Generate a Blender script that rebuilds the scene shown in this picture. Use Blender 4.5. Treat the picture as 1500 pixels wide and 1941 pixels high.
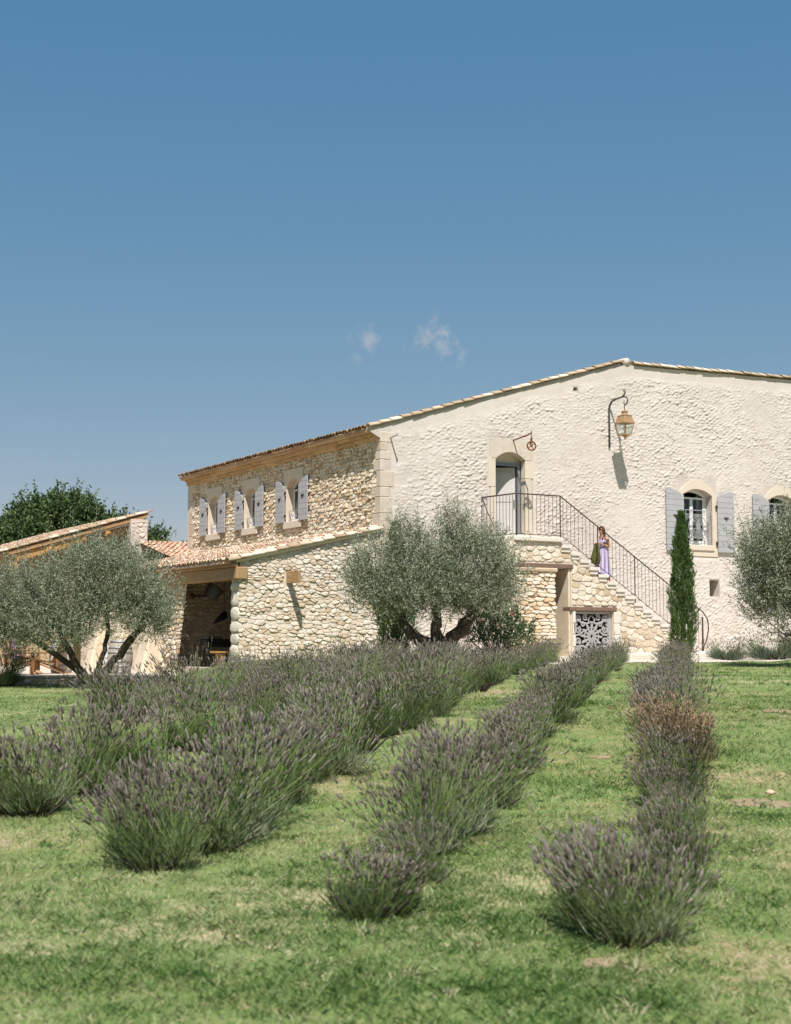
import bpy, bmesh, math, random
import numpy as np
from mathutils import Vector, Matrix

random.seed(7)
RNG = np.random.default_rng(7)
sc = bpy.context.scene
for o in list(bpy.data.objects):
    bpy.data.objects.remove(o)

# ------------------------------------------------------------------ camera
YAW = math.radians(30.7)
PITCH = math.atan(242 / 2650.0)
FH = np.array([math.sin(YAW), math.cos(YAW)])       # horizontal view axis
RT = np.array([math.cos(YAW), -math.sin(YAW)])      # to the right of it
CAM = np.array([-20.083, -34.595, 0.5])
cd = bpy.data.cameras.new('camera')
cam = bpy.data.objects.new('camera', cd)
sc.collection.objects.link(cam)
cam.location = CAM
cam.rotation_euler = (math.pi / 2 + PITCH, 0, -YAW)
cd.sensor_fit = 'VERTICAL'
cd.sensor_height = 36
cd.sensor_width = 36
cd.lens = 2650 / 1941 * 36
cd.clip_start = 0.1
cd.clip_end = 5000
cd.dof.use_dof = True
cd.dof.focus_distance = 41
cd.dof.aperture_fstop = 3.2
sc.camera = cam

# ------------------------------------------------------------------ sky, sun, exposure
SUN = Vector((0.57, 1.0, -1.72)).normalized()       # direction of travel
w = bpy.data.worlds.new('World')
sc.world = w
w.use_nodes = True
nt = w.node_tree
for n in list(nt.nodes):
    nt.nodes.remove(n)
N = nt.nodes.new
out = N('ShaderNodeOutputWorld')
bg = N('ShaderNodeBackground')
sky = N('ShaderNodeTexSky')
sky.sky_type = 'NISHITA'
sky.sun_disc = False
sky.sun_elevation = math.asin(-SUN.z)
sky.sun_rotation = math.atan2(-SUN.x, -SUN.y)
sky.altitude = 200
sky.air_density = 0.8
sky.dust_density = 0.3
sky.ozone_density = 1.5
bg.inputs['Strength'].default_value = 0.079
# the photograph's film response of a clear sky: each channel on its own gentle curve
sep = N('ShaderNodeSeparateColor'); comb = N('ShaderNodeCombineColor')
nt.links.new(sky.outputs[0], sep.inputs[0])
for ch, (pw_, gain) in enumerate(((1.0, 0.861), (0.55, 1.653), (0.32, 2.709))):
    p1 = N('ShaderNodeMath'); p1.operation = 'POWER'; p1.inputs[1].default_value = pw_
    p2 = N('ShaderNodeMath'); p2.operation = 'MULTIPLY'; p2.inputs[1].default_value = gain
    nt.links.new(sep.outputs[ch], p1.inputs[0]); nt.links.new(p1.outputs[0], p2.inputs[0]); nt.links.new(p2.outputs[0], comb.inputs[ch])
# two thin wisps of cloud low in the sky
tc = N('ShaderNodeTexCoord')
def direction(px, py):
    f = 2650.0
    c, s = math.cos(PITCH), math.sin(PITCH)
    F = np.array([FH[0] * c, FH[1] * c, s]); R = np.array([RT[0], RT[1], 0]); U = np.cross(R, F)
    v = F * f + R * (px - 750) - U * (py - 970.5)
    return v / np.linalg.norm(v)
prev = comb.outputs[0]
noise = N('ShaderNodeTexNoise')
noise.inputs['Scale'].default_value = 78
noise.inputs['Detail'].default_value = 7
noise.inputs['Roughness'].default_value = 0.66
noise.inputs['Distortion'].default_value = 0.35
nt.links.new(tc.outputs['Generated'], noise.inputs['Vector'])
for (px, py, rad, amt) in ((700, 652, 84, 0.40), (815, 636, 92, 0.50), (846, 664, 80, 0.55), (318, 834, 30, 0.16)):
    d = direction(px, py)
    dist = N('ShaderNodeVectorMath'); dist.operation = 'DISTANCE'
    dist.inputs[1].default_value = d
    nt.links.new(tc.outputs['Generated'], dist.inputs[0])
    mr = N('ShaderNodeMapRange')
    mr.inputs['From Min'].default_value = 0.0
    mr.inputs['From Max'].default_value = rad / 2650.0
    mr.inputs['To Min'].default_value = 0.46
    mr.inputs['To Max'].default_value = -0.05
    nt.links.new(dist.outputs['Value'], mr.inputs['Value'])
    add = N('ShaderNodeMath'); add.operation = 'ADD'
    nt.links.new(mr.outputs[0], add.inputs[0]); nt.links.new(noise.outputs['Fac'], add.inputs[1])
    m2 = N('ShaderNodeMapRange'); m2.interpolation_type = 'SMOOTHSTEP'
    m2.inputs['From Min'].default_value = 0.72
    m2.inputs['From Max'].default_value = 1.12
    m2.inputs['To Max'].default_value = amt
    nt.links.new(add.outputs[0], m2.inputs['Value'])
    mix = N('ShaderNodeMixRGB')
    mix.inputs['Color2'].default_value = (6.2, 5.6, 5.7, 1)
    nt.links.new(m2.outputs[0], mix.inputs['Fac']); nt.links.new(prev, mix.inputs['Color1'])
    prev = mix.outputs[0]
nt.links.new(prev, bg.inputs['Color'])
nt.links.new(bg.outputs[0], out.inputs[0])

sd = bpy.data.lights.new('sun', 'SUN')
sd.energy = 5.0
sd.angle = math.radians(0.55)
sd.color = (1.0, 0.955, 0.905)
sun = bpy.data.objects.new('sun', sd)
sc.collection.objects.link(sun)
sun.rotation_euler = SUN.to_track_quat('-Z', 'Y').to_euler()
sun.location = (-30, -50, 60)

vs = sc.view_settings
vs.view_transform = 'Standard'
vs.look = 'None'
vs.exposure = 0.42
vs.gamma = 1.0
vs.use_curve_mapping = False
sc.cycles.max_bounces = 6
sc.cycles.transparent_max_bounces = 12
sc.cycles.use_denoising = True
try:
    sc.cycles.denoiser = 'OPENIMAGEDENOISE'
except Exception:
    pass

# ------------------------------------------------------------------ helpers
COL = sc.collection

def tag(o, label=None, cat=None, group=None, kind=None):
    if label: o['label'] = label
    if cat: o['category'] = cat
    if group: o['group'] = group
    if kind: o['kind'] = kind
    return o

def empty(name, loc=(0, 0, 0), label=None, cat=None, group=None):
    o = bpy.data.objects.new(name, None)
    o.empty_display_size = 0.2
    COL.objects.link(o)
    o.location = loc
    return tag(o, label, cat, group)

def place(o, parent=None):
    COL.objects.link(o)
    if parent is not None:
        o.parent = parent
        if parent.type == 'EMPTY' or parent.parent is not None:
            o.matrix_parent_inverse = Matrix.Identity(4)
    return o

class MB:
    """collects faces; coordinates are world coordinates, made local to the thing's origin when built"""
    def __init__(s):
        s.v = []; s.f = []; s.t = []
    def add(s, vs_, fs, tint=0.0):
        b = len(s.v)
        s.v += [tuple(p) for p in vs_]
        s.f += [tuple(i + b for i in q) for q in fs]
        s.t += [tint] * len(vs_)
        return s
    def hexa(s, p, tint=0.0):
        return s.add(p, [(0, 3, 2, 1), (4, 5, 6, 7), (0, 1, 5, 4), (1, 2, 6, 5), (2, 3, 7, 6), (3, 0, 4, 7)], tint)
    def box(s, x0, x1, y0, y1, z0, z1, tint=0.0):
        return s.hexa([(x0, y0, z0), (x1, y0, z0), (x1, y1, z0), (x0, y1, z0), (x0, y0, z1), (x1, y0, z1), (x1, y1, z1), (x0, y1, z1)], tint)
    def tube(s, path, r, n=6, cap=True, closed=False, tint=0.0):
        P = [Vector(p) for p in path]
        m = len(P)
        rr = r if hasattr(r, '__len__') else [r] * m
        ref = None; V = []
        for i in range(m):
            a = P[(i - 1) % m] if (i > 0 or closed) else P[i]
            b = P[(i + 1) % m] if (i < m - 1 or closed) else P[i]
            t = (b - a)
            if t.length < 1e-9: t = Vector((0, 0, 1))
            t.normalize()
            if ref is None:
                ref = Vector((0, 0, 1)) if abs(t.z) < 0.9 else Vector((1, 0, 0))
            x = ref - t * ref.dot(t)
            if x.length < 1e-6:
                x = t.orthogonal()
            x.normalize(); ref = x
            y = t.cross(x)
            for k in range(n):
                an = 2 * math.pi * k / n
                V.append(P[i] + (x * math.cos(an) + y * math.sin(an)) * rr[i])
        Fs = []
        for i in range(m if closed else m - 1):
            j = (i + 1) % m
            for k in range(n):
                l = (k + 1) % n
                Fs.append((i * n + k, i * n + l, j * n + l, j * n + k))
        if cap and not closed:
            Fs.append(tuple(range(n))[::-1]); Fs.append(tuple((m - 1) * n + k for k in range(n)))
        return s.add(V, Fs, tint)
    def lathe(s, c, prof, n=16, tint=0.0, rot=0.0):
        V = []; Fs = []
        for (r, z) in prof:
            for k in range(n):
                a = 2 * math.pi * k / n + rot
                V.append((c[0] + r * math.cos(a), c[1] + r * math.sin(a), c[2] + z))
        for i in range(len(prof) - 1):
            for k in range(n):
                l = (k + 1) % n
                Fs.append((i * n + k, i * n + l, (i + 1) * n + l, (i + 1) * n + k))
        Fs.append(tuple(range(n))[::-1]); Fs.append(tuple((len(prof) - 1) * n + k for k in range(n)))
        return s.add(V, Fs, tint)
    def mesh(s, name, mat, org=(0, 0, 0), smooth=False):
        me = bpy.data.meshes.new(name)
        me.from_pydata([(p[0] - org[0], p[1] - org[1], p[2] - org[2]) for p in s.v], [], s.f)
        if any(s.t):
            at = me.attributes.new('tint', 'FLOAT', 'POINT')
            at.data.foreach_set('value', s.t)
        if mat: me.materials.append(mat)
        if smooth:
            me.polygons.foreach_set('use_smooth', [True] * len(me.polygons))
        me.update()
        return me
    def build(s, name, mat, parent=None, smooth=False, org=(0, 0, 0), bevel=0.0):
        """org: world position of the thing's origin (parents sit unrotated there)"""
        me = s.mesh(name, mat, org, smooth)
        if bevel:
            bm = bmesh.new(); bm.from_mesh(me)
            bmesh.ops.remove_doubles(bm, verts=bm.verts, dist=1e-5)
            es = [e for e in bm.edges if len(e.link_faces) == 2 and e.calc_face_angle(0) > 0.6]
            bmesh.ops.bevel(bm, geom=es, offset=bevel, segments=1, affect='EDGES', clamp_overlap=True)
            bm.to_mesh(me); bm.free()
        o = bpy.data.objects.new(name, me)
        return place(o, parent)

def quick(name, V, Fa, mat, parent=None, tint=None, smooth=False):
    """numpy mesh: V (n,3), Fa (m,k) equal sided faces"""
    me = bpy.data.meshes.new(name)
    V = np.asarray(V, dtype=np.float32); Fa = np.asarray(Fa, dtype=np.int32)
    m, k = Fa.shape
    me.vertices.add(len(V)); me.vertices.foreach_set('co', V.ravel())
    me.loops.add(m * k); me.loops.foreach_set('vertex_index', Fa.ravel())
    me.polygons.add(m)
    me.polygons.foreach_set('loop_start', np.arange(0, m * k, k, dtype=np.int32))
    me.polygons.foreach_set('loop_total', np.full(m, k, dtype=np.int32))
    if smooth: me.polygons.foreach_set('use_smooth', np.ones(m, dtype=bool))
    me.update(calc_edges=True)
    if tint is not None:
        at = me.attributes.new('tint', 'FLOAT', 'POINT')
        at.data.foreach_set('value', np.asarray(tint, dtype=np.float32))
    if mat: me.materials.append(mat)
    o = bpy.data.objects.new(name, me)
    if parent == 'mesh': return me
    return place(o, parent)

class Frame:
    """a wall's own axes: a along the wall, b up, c out of it"""
    def __init__(s, O, u, n):
        s.O = Vector(O); s.u = Vector(u).normalized(); s.v = Vector((0, 0, 1)); s.n = Vector(n).normalized()
    def P(s, a, b, c=0.0):
        return s.O + s.u * a + s.v * b + s.n * c
    def box(s, mb, a0, a1, b0, b1, c0, c1, tint=0.0):
        q = [(a0, b0, c0), (a1, b0, c0), (a1, b0, c1), (a0, b0, c1), (a0, b1, c0), (a1, b1, c0), (a1, b1, c1), (a0, b1, c1)]
        return mb.hexa([s.P(*p) for p in q], tint)
    def prism(s, mb, pts, c0, c1, tint=0.0):
        n = len(pts)
        V = [s.P(a, b, c0) for a, b in pts] + [s.P(a, b, c1) for a, b in pts]
        Fs = [tuple(range(n, 2 * n)), tuple(range(n))[::-1]] + [(i, (i + 1) % n, n + (i + 1) % n, n + i) for i in range(n)]
        return mb.add(V, Fs, tint)
    def plate(s, mb, outer, holes, c0, c1, hole_depth=None):
        """a slab with openings; the reveals of the openings go back to hole_depth"""
        bm = bmesh.new()
        loops = [outer] + holes
        for lp in loops:
            vv = [bm.verts.new((a, b, 0)) for a, b in lp]
            for i in range(len(vv)):
                bm.edges.new((vv[i], vv[(i + 1) % len(vv)]))
        bmesh.ops.triangle_fill(bm, use_beauty=True, use_dissolve=False, edges=bm.edges[:])
        bm.verts.ensure_lookup_table(); bm.verts.index_update()
        V = [s.P(v.co.x, v.co.y, c1) for v in bm.verts]
        Fs = [tuple(v.index for v in f.verts) for f in bm.faces]
        bm.free()
        mb.add(V, Fs)
        for k, lp in enumerate(loops):
            cc = c0 if k == 0 else (hole_depth[k - 1] if hole_depth else c0)
            n = len(lp)
            V = [s.P(a, b, c1) for a, b in lp] + [s.P(a, b, cc) for a, b in lp]
            mb.add(V, [(i, (i + 1) % n, n + (i + 1) % n, n + i) for i in range(n)])
        return mb

def arch(a0, a1, b0, bs, rise, n=10):
    """outline of an opening with a segmental arch"""
    pts = [(a0, b0), (a1, b0), (a1, bs)]
    for i in range(1, n):
        t = i / n
        pts.append((a1 + (a0 - a1) * t, bs + rise * (1 - (2 * t - 1) ** 2)))
    pts.append((a0, bs))
    return pts

# ------------------------------------------------------------------ materials
MATS = {}
def mat(name, stops, rough=0.85, scale=6.0, detail=6, bump=0.0, bump_scale=40.0, var=0.5, tint=0.0, rnd=0.0,
        spec=0.3, trans=0.0, metal=0.0, big=0.0, big_scale=0.5, coords='Object', stretch=None, stain=None, back=None):
    """stops: colours of a ramp driven by fine noise, per-piece tint and object random"""
    m = bpy.data.materials.new(name); m.use_nodes = True
    t = m.node_tree; nn = t.nodes.new; L = t.links.new
    bs = t.nodes['Principled BSDF']
    bs.inputs['Roughness'].default_value = rough
    bs.inputs['Specular IOR Level'].default_value = spec
    bs.inputs['Metallic'].default_value = metal
    tcn = nn('ShaderNodeTexCoord'); vec = tcn.outputs[coords]
    if coords == 'World':
        pass
    if stretch:
        mp = nn('ShaderNodeMapping'); mp.inputs['Scale'].default_value = stretch
        L(vec, mp.inputs['Vector']); vec = mp.outputs[0]
    nz = nn('ShaderNodeTexNoise')
    nz.inputs['Scale'].default_value = scale; nz.inputs['Detail'].default_value = detail; nz.inputs['Roughness'].default_value = 0.62
    L(vec, nz.inputs['Vector'])
    def math_(op, a, b):
        q = nn('ShaderNodeMath'); q.operation = op
        for i, x in enumerate((a, b)):
            if isinstance(x, (int, float)): q.inputs[i].default_value = x
            else: L(x, q.inputs[i])
        return q.outputs[0]
    fac = math_('MULTIPLY_ADD', nz.outputs['Fac'], var * 2)
    fac.node.inputs[2].default_value = 0.5 - var
    if big:
        nb = nn('ShaderNodeTexNoise'); nb.inputs['Scale'].default_value = big_scale; nb.inputs['Detail'].default_value = 4
        L(vec, nb.inputs['Vector'])
        q = math_('SUBTRACT', nb.outputs['Fac'], 0.5); q = math_('MULTIPLY', q, big * 2); fac = math_('ADD', fac, q)
    if tint:
        at = nn('ShaderNodeAttribute'); at.attribute_name = 'tint'
        q = math_('SUBTRACT', at.outputs['Fac'], 0.5); q = math_('MULTIPLY', q, tint); fac = math_('ADD', fac, q)
    if rnd:
        oi = nn('ShaderNodeObjectInfo')
        q = math_('SUBTRACT', oi.outputs['Random'], 0.5); q = math_('MULTIPLY', q, rnd); fac = math_('ADD', fac, q)
    rp = nn('ShaderNodeValToRGB')
    els = rp.color_ramp.elements
    while len(els) < len(stops): els.new(0.5)
    for i, c in enumerate(stops):
        els[i].position = 0.1 + 0.8 * i / max(1, len(stops) - 1); els[i].color = (*c, 1)
    L(fac, rp.inputs['Fac'])
    colr = rp.outputs[0]
    if stain:
        (c, sscale, lo, hi, amt) = stain
        ns = nn('ShaderNodeTexNoise'); ns.inputs['Scale'].default_value = sscale; ns.inputs['Detail'].default_value = 8; ns.inputs['Roughness'].default_value = 0.7
        L(tcn.outputs[coords], ns.inputs['Vector'])
        mr_ = nn('ShaderNodeMapRange'); mr_.inputs['From Min'].default_value = lo; mr_.inputs['From Max'].default_value = hi; mr_.inputs['To Max'].default_value = amt
        L(ns.outputs['Fac'], mr_.inputs['Value'])
        mx = nn('ShaderNodeMixRGB'); mx.inputs['Color2'].default_value = (*c, 1)
        L(mr_.outputs[0], mx.inputs['Fac']); L(colr, mx.inputs['Color1']); colr = mx.outputs[0]
    if back:
        ge = nn('ShaderNodeNewGeometry'); mx = nn('ShaderNodeMixRGB'); mx.inputs['Color2'].default_value = (*back, 1)
        L(ge.outputs['Backfacing'], mx.inputs['Fac']); L(colr, mx.inputs['Color1']); colr = mx.outputs[0]
    L(colr, bs.inputs['Base Color'])
    if bump:
        n2 = nn('ShaderNodeTexNoise'); n2.inputs['Scale'].default_value = bump_scale; n2.inputs['Detail'].default_value = 5
        L(vec, n2.inputs['Vector'])
        bp = nn('ShaderNodeBump'); bp.inputs['Strength'].default_value = min(1.0, bump); bp.inputs['Distance'].default_value = 0.02
        L(n2.outputs['Fac'], bp.inputs['Height']); L(bp.outputs[0], bs.inputs['Normal'])
    if trans:
        tr = nn('ShaderNodeBsdfTranslucent'); L(colr, tr.inputs['Color'])
        ms = nn('ShaderNodeMixShader'); ms.inputs[0].default_value = trans
        L(bs.outputs[0], ms.inputs[1]); L(tr.outputs[0], ms.inputs[2])
        L(ms.outputs[0], t.nodes['Material Output'].inputs['Surface'])
    MATS[name] = m
    return m

def glass_mat():
    m = bpy.data.materials.new('window_glass'); m.use_nodes = True
    t = m.node_tree; nn = t.nodes.new; L = t.links.new
    t.nodes.remove(t.nodes['Principled BSDF'])
    tr = nn('ShaderNodeBsdfTransparent'); tr.inputs['Color'].default_value = (0.82, 0.87, 0.86, 1)
    gl = nn('ShaderNodeBsdfGlossy'); gl.inputs['Roughness'].default_value = 0.02
    fr = nn('ShaderNodeLayerWeight')
    pw = nn('ShaderNodeMath'); pw.operation = 'POWER'; pw.inputs[1].default_value = 4.0
    L(fr.outputs['Facing'], pw.inputs[0])
    sc2 = nn('ShaderNodeMath'); sc2.operation = 'MULTIPLY_ADD'; sc2.inputs[1].default_value = 0.8; sc2.inputs[2].default_value = 0.045
    L(pw.outputs[0], sc2.inputs[0])
    ms = nn('ShaderNodeMixShader')
    L(sc2.outputs[0], ms.inputs[0]); L(tr.outputs[0], ms.inputs[1]); L(gl.outputs[0], ms.inputs[2])
    L(ms.outputs[0], t.nodes['Material Output'].inputs['Surface'])
    return m
GLASS = glass_mat()

M_LIME = mat('limewashed_render', [(0.50, 0.435, 0.378), (0.60, 0.535, 0.478), (0.655, 0.597, 0.542)], scale=3.0, var=0.35, tint=0.5, big=0.35, big_scale=0.35,
             bump=0.35, bump_scale=26, rough=0.95, spec=0.1, stain=((0.50, 0.40, 0.28), 0.33, 0.6, 0.85, 0.40))
M_MORTAR = mat('lime_mortar', [(0.48, 0.38, 0.26), (0.60, 0.50, 0.37)], scale=12, bump=0.6, bump_scale=60, rough=1.0, spec=0.05)
M_STONE = mat('field_stone', [(0.48, 0.35, 0.22), (0.63, 0.51, 0.36), (0.73, 0.645, 0.51), (0.60, 0.53, 0.43)], scale=9, var=0.28, tint=0.9, bump=1.0, bump_scale=16, rough=0.95, spec=0.1)
M_STONEP = mat('pale_limestone', [(0.50, 0.38, 0.26), (0.63, 0.54, 0.43), (0.72, 0.645, 0.55), (0.60, 0.53, 0.45)], scale=9, var=0.28, tint=0.8, bump=1.0, bump_scale=16, rough=0.95, spec=0.1)
M_STONEF = mat('honey_cobble', [(0.47, 0.36, 0.245), (0.60, 0.505, 0.385), (0.70, 0.62, 0.51), (0.60, 0.535, 0.445)], scale=9, var=0.28, tint=0.9, bump=1.0, bump_scale=16, rough=0.95, spec=0.1)
M_STONEW = mat('warm_limestone', [(0.52, 0.36, 0.21), (0.66, 0.55, 0.41), (0.74, 0.66, 0.54), (0.66, 0.50, 0.34)], scale=9, var=0.28, tint=0.9, bump=1.0, bump_scale=16, rough=0.95, spec=0.1)
M_MORTARP = mat('pale_mortar', [(0.55, 0.47, 0.37), (0.68, 0.60, 0.50)], scale=12, bump=0.6, bump_scale=60, rough=1.0, spec=0.05)
M_QUOIN = mat('dressed_quoin_stone', [(0.50, 0.41, 0.31), (0.61, 0.53, 0.44), (0.67, 0.60, 0.51)], scale=4, var=0.4, tint=0.3, rnd=0.3, bump=0.45, bump_scale=70, rough=0.95, spec=0.1,
              stain=((0.30, 0.22, 0.12), 9.0, 0.62, 0.75, 0.6))
M_SURR = mat('cut_stone_surround', [(0.58, 0.49, 0.39), (0.68, 0.59, 0.49)], scale=3, var=0.5, rnd=0.2, bump=0.2, bump_scale=50, rough=0.95, spec=0.1)
M_TREAD = mat('worn_stone_tread', [(0.58, 0.53, 0.46), (0.72, 0.67, 0.58)], scale=5, var=0.5, rnd=0.3, bump=0.3, bump_scale=50, rough=0.9, spec=0.15,
              stain=((0.38, 0.33, 0.25), 3.0, 0.58, 0.8, 0.5))
M_PLASTER = mat('beige_plaster', [(0.50, 0.40, 0.28), (0.62, 0.52, 0.39), (0.68, 0.58, 0.45)], scale=2.5, var=0.6, bump=0.3, bump_scale=30, rough=0.95, spec=0.1,
                stain=((0.42, 0.30, 0.16), 1.2, 0.55, 0.8, 0.5))
TILE_STOPS = [(0.36, 0.26, 0.18), (0.56, 0.34, 0.22), (0.64, 0.47, 0.35), (0.70, 0.56, 0.44), (0.66, 0.50, 0.38), (0.60, 0.38, 0.25)]
M_TILE = mat('clay_roof_tile', TILE_STOPS, scale=7, var=0.16, tint=0.8, rnd=0.95, bump=0.3, bump_scale=40, rough=0.9, spec=0.1,
             stain=((0.16, 0.12, 0.08), 5.0, 0.64, 0.78, 0.6))
M_TILEV = mat('pale_verge_tile', [(0.40, 0.30, 0.20), (0.64, 0.49, 0.36), (0.72, 0.61, 0.49), (0.60, 0.40, 0.28)], scale=6, var=0.2, tint=0.4, rnd=0.9, bump=0.3, bump_scale=40, rough=0.9, spec=0.1,
              stain=((0.22, 0.16, 0.09), 4.0, 0.60, 0.76, 0.7))
M_TILED = mat('lichened_eave_tile', [(0.12, 0.08, 0.05), (0.26, 0.16, 0.10), (0.42, 0.27, 0.17)], scale=10, var=0.4, rnd=0.7, bump=0.3, bump_scale=40, rough=0.95, spec=0.1)
M_BEAM = mat('weathered_oak_beam', [(0.24, 0.14, 0.07), (0.40, 0.25, 0.13), (0.52, 0.35, 0.20)], scale=5, var=0.55, bump=0.5, bump_scale=30, rough=0.85, spec=0.15, stretch=(6, 0.6, 6))
M_CORN = mat('tan_cornice_board', [(0.36, 0.23, 0.12), (0.52, 0.36, 0.21), (0.62, 0.46, 0.30)], scale=5, var=0.5, rnd=0.4, bump=0.7, bump_scale=22, rough=0.9, spec=0.1)
M_BEAMX = mat('honey_timber', [(0.33, 0.16, 0.05), (0.52, 0.29, 0.09)], scale=6, var=0.5, bump=0.4, bump_scale=30, rough=0.8, spec=0.2)
M_LINTEL = mat('rusty_lintel', [(0.13, 0.08, 0.06), (0.25, 0.155, 0.11)], scale=10, var=0.6, bump=0.4, rough=0.85)
M_SHUT = mat('grey_lilac_paint', [(0.345, 0.34, 0.352), (0.415, 0.41, 0.418)], scale=2.2, var=0.6, rnd=0.4, rough=0.65, spec=0.3, stain=((0.30, 0.285, 0.27), 6.0, 0.58, 0.8, 0.5))
M_DARKIRON = mat('dark_wrought_iron', [(0.035, 0.022, 0.016), (0.075, 0.048, 0.036)], scale=30, var=0.6, rough=0.55, spec=0.4)
M_GREYIRON = mat('grey_zinc_bracket', [(0.05, 0.055, 0.055), (0.11, 0.115, 0.11)], scale=18, var=0.7, rough=0.5, spec=0.4)
M_RUST = mat('rusty_iron', [(0.10, 0.035, 0.018), (0.24, 0.09, 0.04)], scale=30, var=0.7, rough=0.9)
M_COPPER = mat('aged_copper', [(0.20, 0.11, 0.055), (0.34, 0.21, 0.11), (0.42, 0.28, 0.16)], scale=10, var=0.5, rough=0.6, spec=0.4)
M_GUARD = mat('grey_painted_iron', [(0.28, 0.275, 0.285), (0.38, 0.375, 0.38)], scale=20, rough=0.5)
M_WHITE = mat('white_window_paint', [(0.70, 0.70, 0.70), (0.78, 0.77, 0.76)], scale=3, rough=0.5)
M_DOOR = mat('off_white_door_paint', [(0.48, 0.455, 0.43), (0.56, 0.535, 0.51)], scale=2, rough=0.55)
M_SLATE = mat('slate_grey_frame_paint', [(0.17, 0.19, 0.22), (0.21, 0.23, 0.26)], scale=4, rough=0.5)
M_SCREEN = mat('weathered_white_screen', [(0.30, 0.29, 0.285), (0.40, 0.39, 0.38)], scale=6, var=0.5, rough=0.8)
M_CURTAIN = mat('pale_curtain', [(0.5, 0.5, 0.46), (0.6, 0.6, 0.56)], scale=4, trans=0.3)
M_DARK = mat('dark_interior_shade', [(0.022, 0.018, 0.015), (0.04, 0.034, 0.028)], scale=3, rough=0.95)  # near-black; on the recess panels it puts the shade into the colour
M_BLACK = mat('black_metal', [(0.012, 0.012, 0.012), (0.022, 0.022, 0.022)], rough=0.45)
M_GRAVEL = mat('pale_gravel', [(0.46, 0.38, 0.30), (0.62, 0.54, 0.44), (0.70, 0.62, 0.53)], scale=45, var=0.6, bump=0.8, bump_scale=90, rough=1.0, big=0.2)
M_PAVE = mat('terrace_flags', [(0.48, 0.40, 0.32), (0.62, 0.53, 0.43)], scale=4, var=0.5, bump=0.3, rough=0.95)
M_LAWN = mat('mown_lawn', [(0.42, 0.32, 0.21), (0.25, 0.25, 0.105), (0.155, 0.225, 0.070), (0.21, 0.25, 0.10), (0.45, 0.39, 0.23)], scale=7, var=0.5, big=0.85, big_scale=0.42, bump=1.0, bump_scale=45, rough=1.0, spec=0.02)
M_GRASS = mat('grass_blade', [(0.075, 0.155, 0.034), (0.165, 0.255, 0.078), (0.265, 0.335, 0.135), (0.42, 0.41, 0.215), (0.60, 0.53, 0.35)], scale=2, var=0.02, tint=1.0, rough=0.7, spec=0.2, trans=0.35)
M_OLIVE = mat('olive_leaf', [(0.060, 0.082, 0.034), (0.125, 0.152, 0.070), (0.195, 0.220, 0.120)], scale=1.6, var=0.3, tint=0.9, rough=0.5, spec=0.35, trans=0.16, back=(0.33, 0.355, 0.26))
M_BARK = mat('olive_bark', [(0.022, 0.017, 0.012), (0.062, 0.048, 0.034), (0.12, 0.096, 0.07)], scale=9, var=0.6, bump=1.0, bump_scale=16, rough=0.95, stretch=(1, 1, 0.4))
M_PINE = mat('dark_tree_leaf', [(0.042, 0.075, 0.028), (0.085, 0.135, 0.048), (0.155, 0.20, 0.075)], scale=0.5, var=0.3, tint=0.9, rough=0.6, spec=0.25, trans=0.2)
M_CYP = mat('cypress_spray', [(0.028, 0.062, 0.014), (0.068, 0.125, 0.030), (0.14, 0.195, 0.062)], scale=5, var=0.35, tint=0.8, rough=0.7, spec=0.2, trans=0.15)
M_OLEA = mat('oleander_leaf', [(0.020, 0.050, 0.014), (0.045, 0.10, 0.030), (0.09, 0.15, 0.06)], scale=4, tint=0.9, var=0.3, rough=0.45, spec=0.4, trans=0.15)
M_PINK = mat('pink_petal', [(0.55, 0.14, 0.17), (0.72, 0.28, 0.30)], scale=8, trans=0.3, rough=0.7)
M_LAVF = mat('lavender_foliage', [(0.040, 0.062, 0.022), (0.105, 0.150, 0.050), (0.175, 0.225, 0.095), (0.28, 0.30, 0.205)], scale=4, var=0.2, tint=0.8, rnd=0.35, rough=0.75, spec=0.15, trans=0.2)
M_LAVS = mat('lavender_stem', [(0.095, 0.155, 0.042), (0.17, 0.24, 0.075), (0.25, 0.28, 0.135)], scale=4, var=0.2, tint=0.8, rnd=0.3, rough=0.7, spec=0.15, trans=0.2)
M_LAVW = mat('faded_lavender_spike', [(0.088, 0.070, 0.060), (0.165, 0.138, 0.119), (0.265, 0.228, 0.198)], scale=6, var=0.2, tint=0.9, rnd=0.25, rough=0.95, spec=0.05)
M_DRYW = mat('dried_lavender_spike', [(0.22, 0.14, 0.09), (0.36, 0.24, 0.155)], scale=6, tint=0.8, rough=0.95)
M_DRYF = mat('dried_lavender_foliage', [(0.12, 0.10, 0.05), (0.21, 0.155, 0.085)], scale=6, tint=0.8, rough=0.95, trans=0.15)
M_WOODY = mat('lavender_wood', [(0.03, 0.024, 0.02), (0.075, 0.06, 0.05)], scale=20, rough=0.95)
M_BARREL = mat('silvered_oak_stave', [(0.36, 0.31, 0.25), (0.50, 0.44, 0.36)], scale=6, var=0.5, rnd=0.5, bump=0.3, rough=0.85, stretch=(5, 5, 0.7))
M_HOOP = mat('galvanised_hoop', [(0.25, 0.26, 0.27), (0.36, 0.37, 0.38)], scale=14, rough=0.5, metal=0.6)
M_TEAK = mat('orange_teak', [(0.20, 0.09, 0.035), (0.32, 0.16, 0.065)], scale=7, rnd=0.4, rough=0.7)
M_DRESS = mat('lilac_cotton', [(0.46, 0.38, 0.58), (0.55, 0.48, 0.66)], scale=6, var=0.5, rough=0.9, trans=0.1)
M_SKIN = mat('tanned_skin', [(0.42, 0.21, 0.13), (0.50, 0.27, 0.17)], scale=8, rough=0.55)
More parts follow.
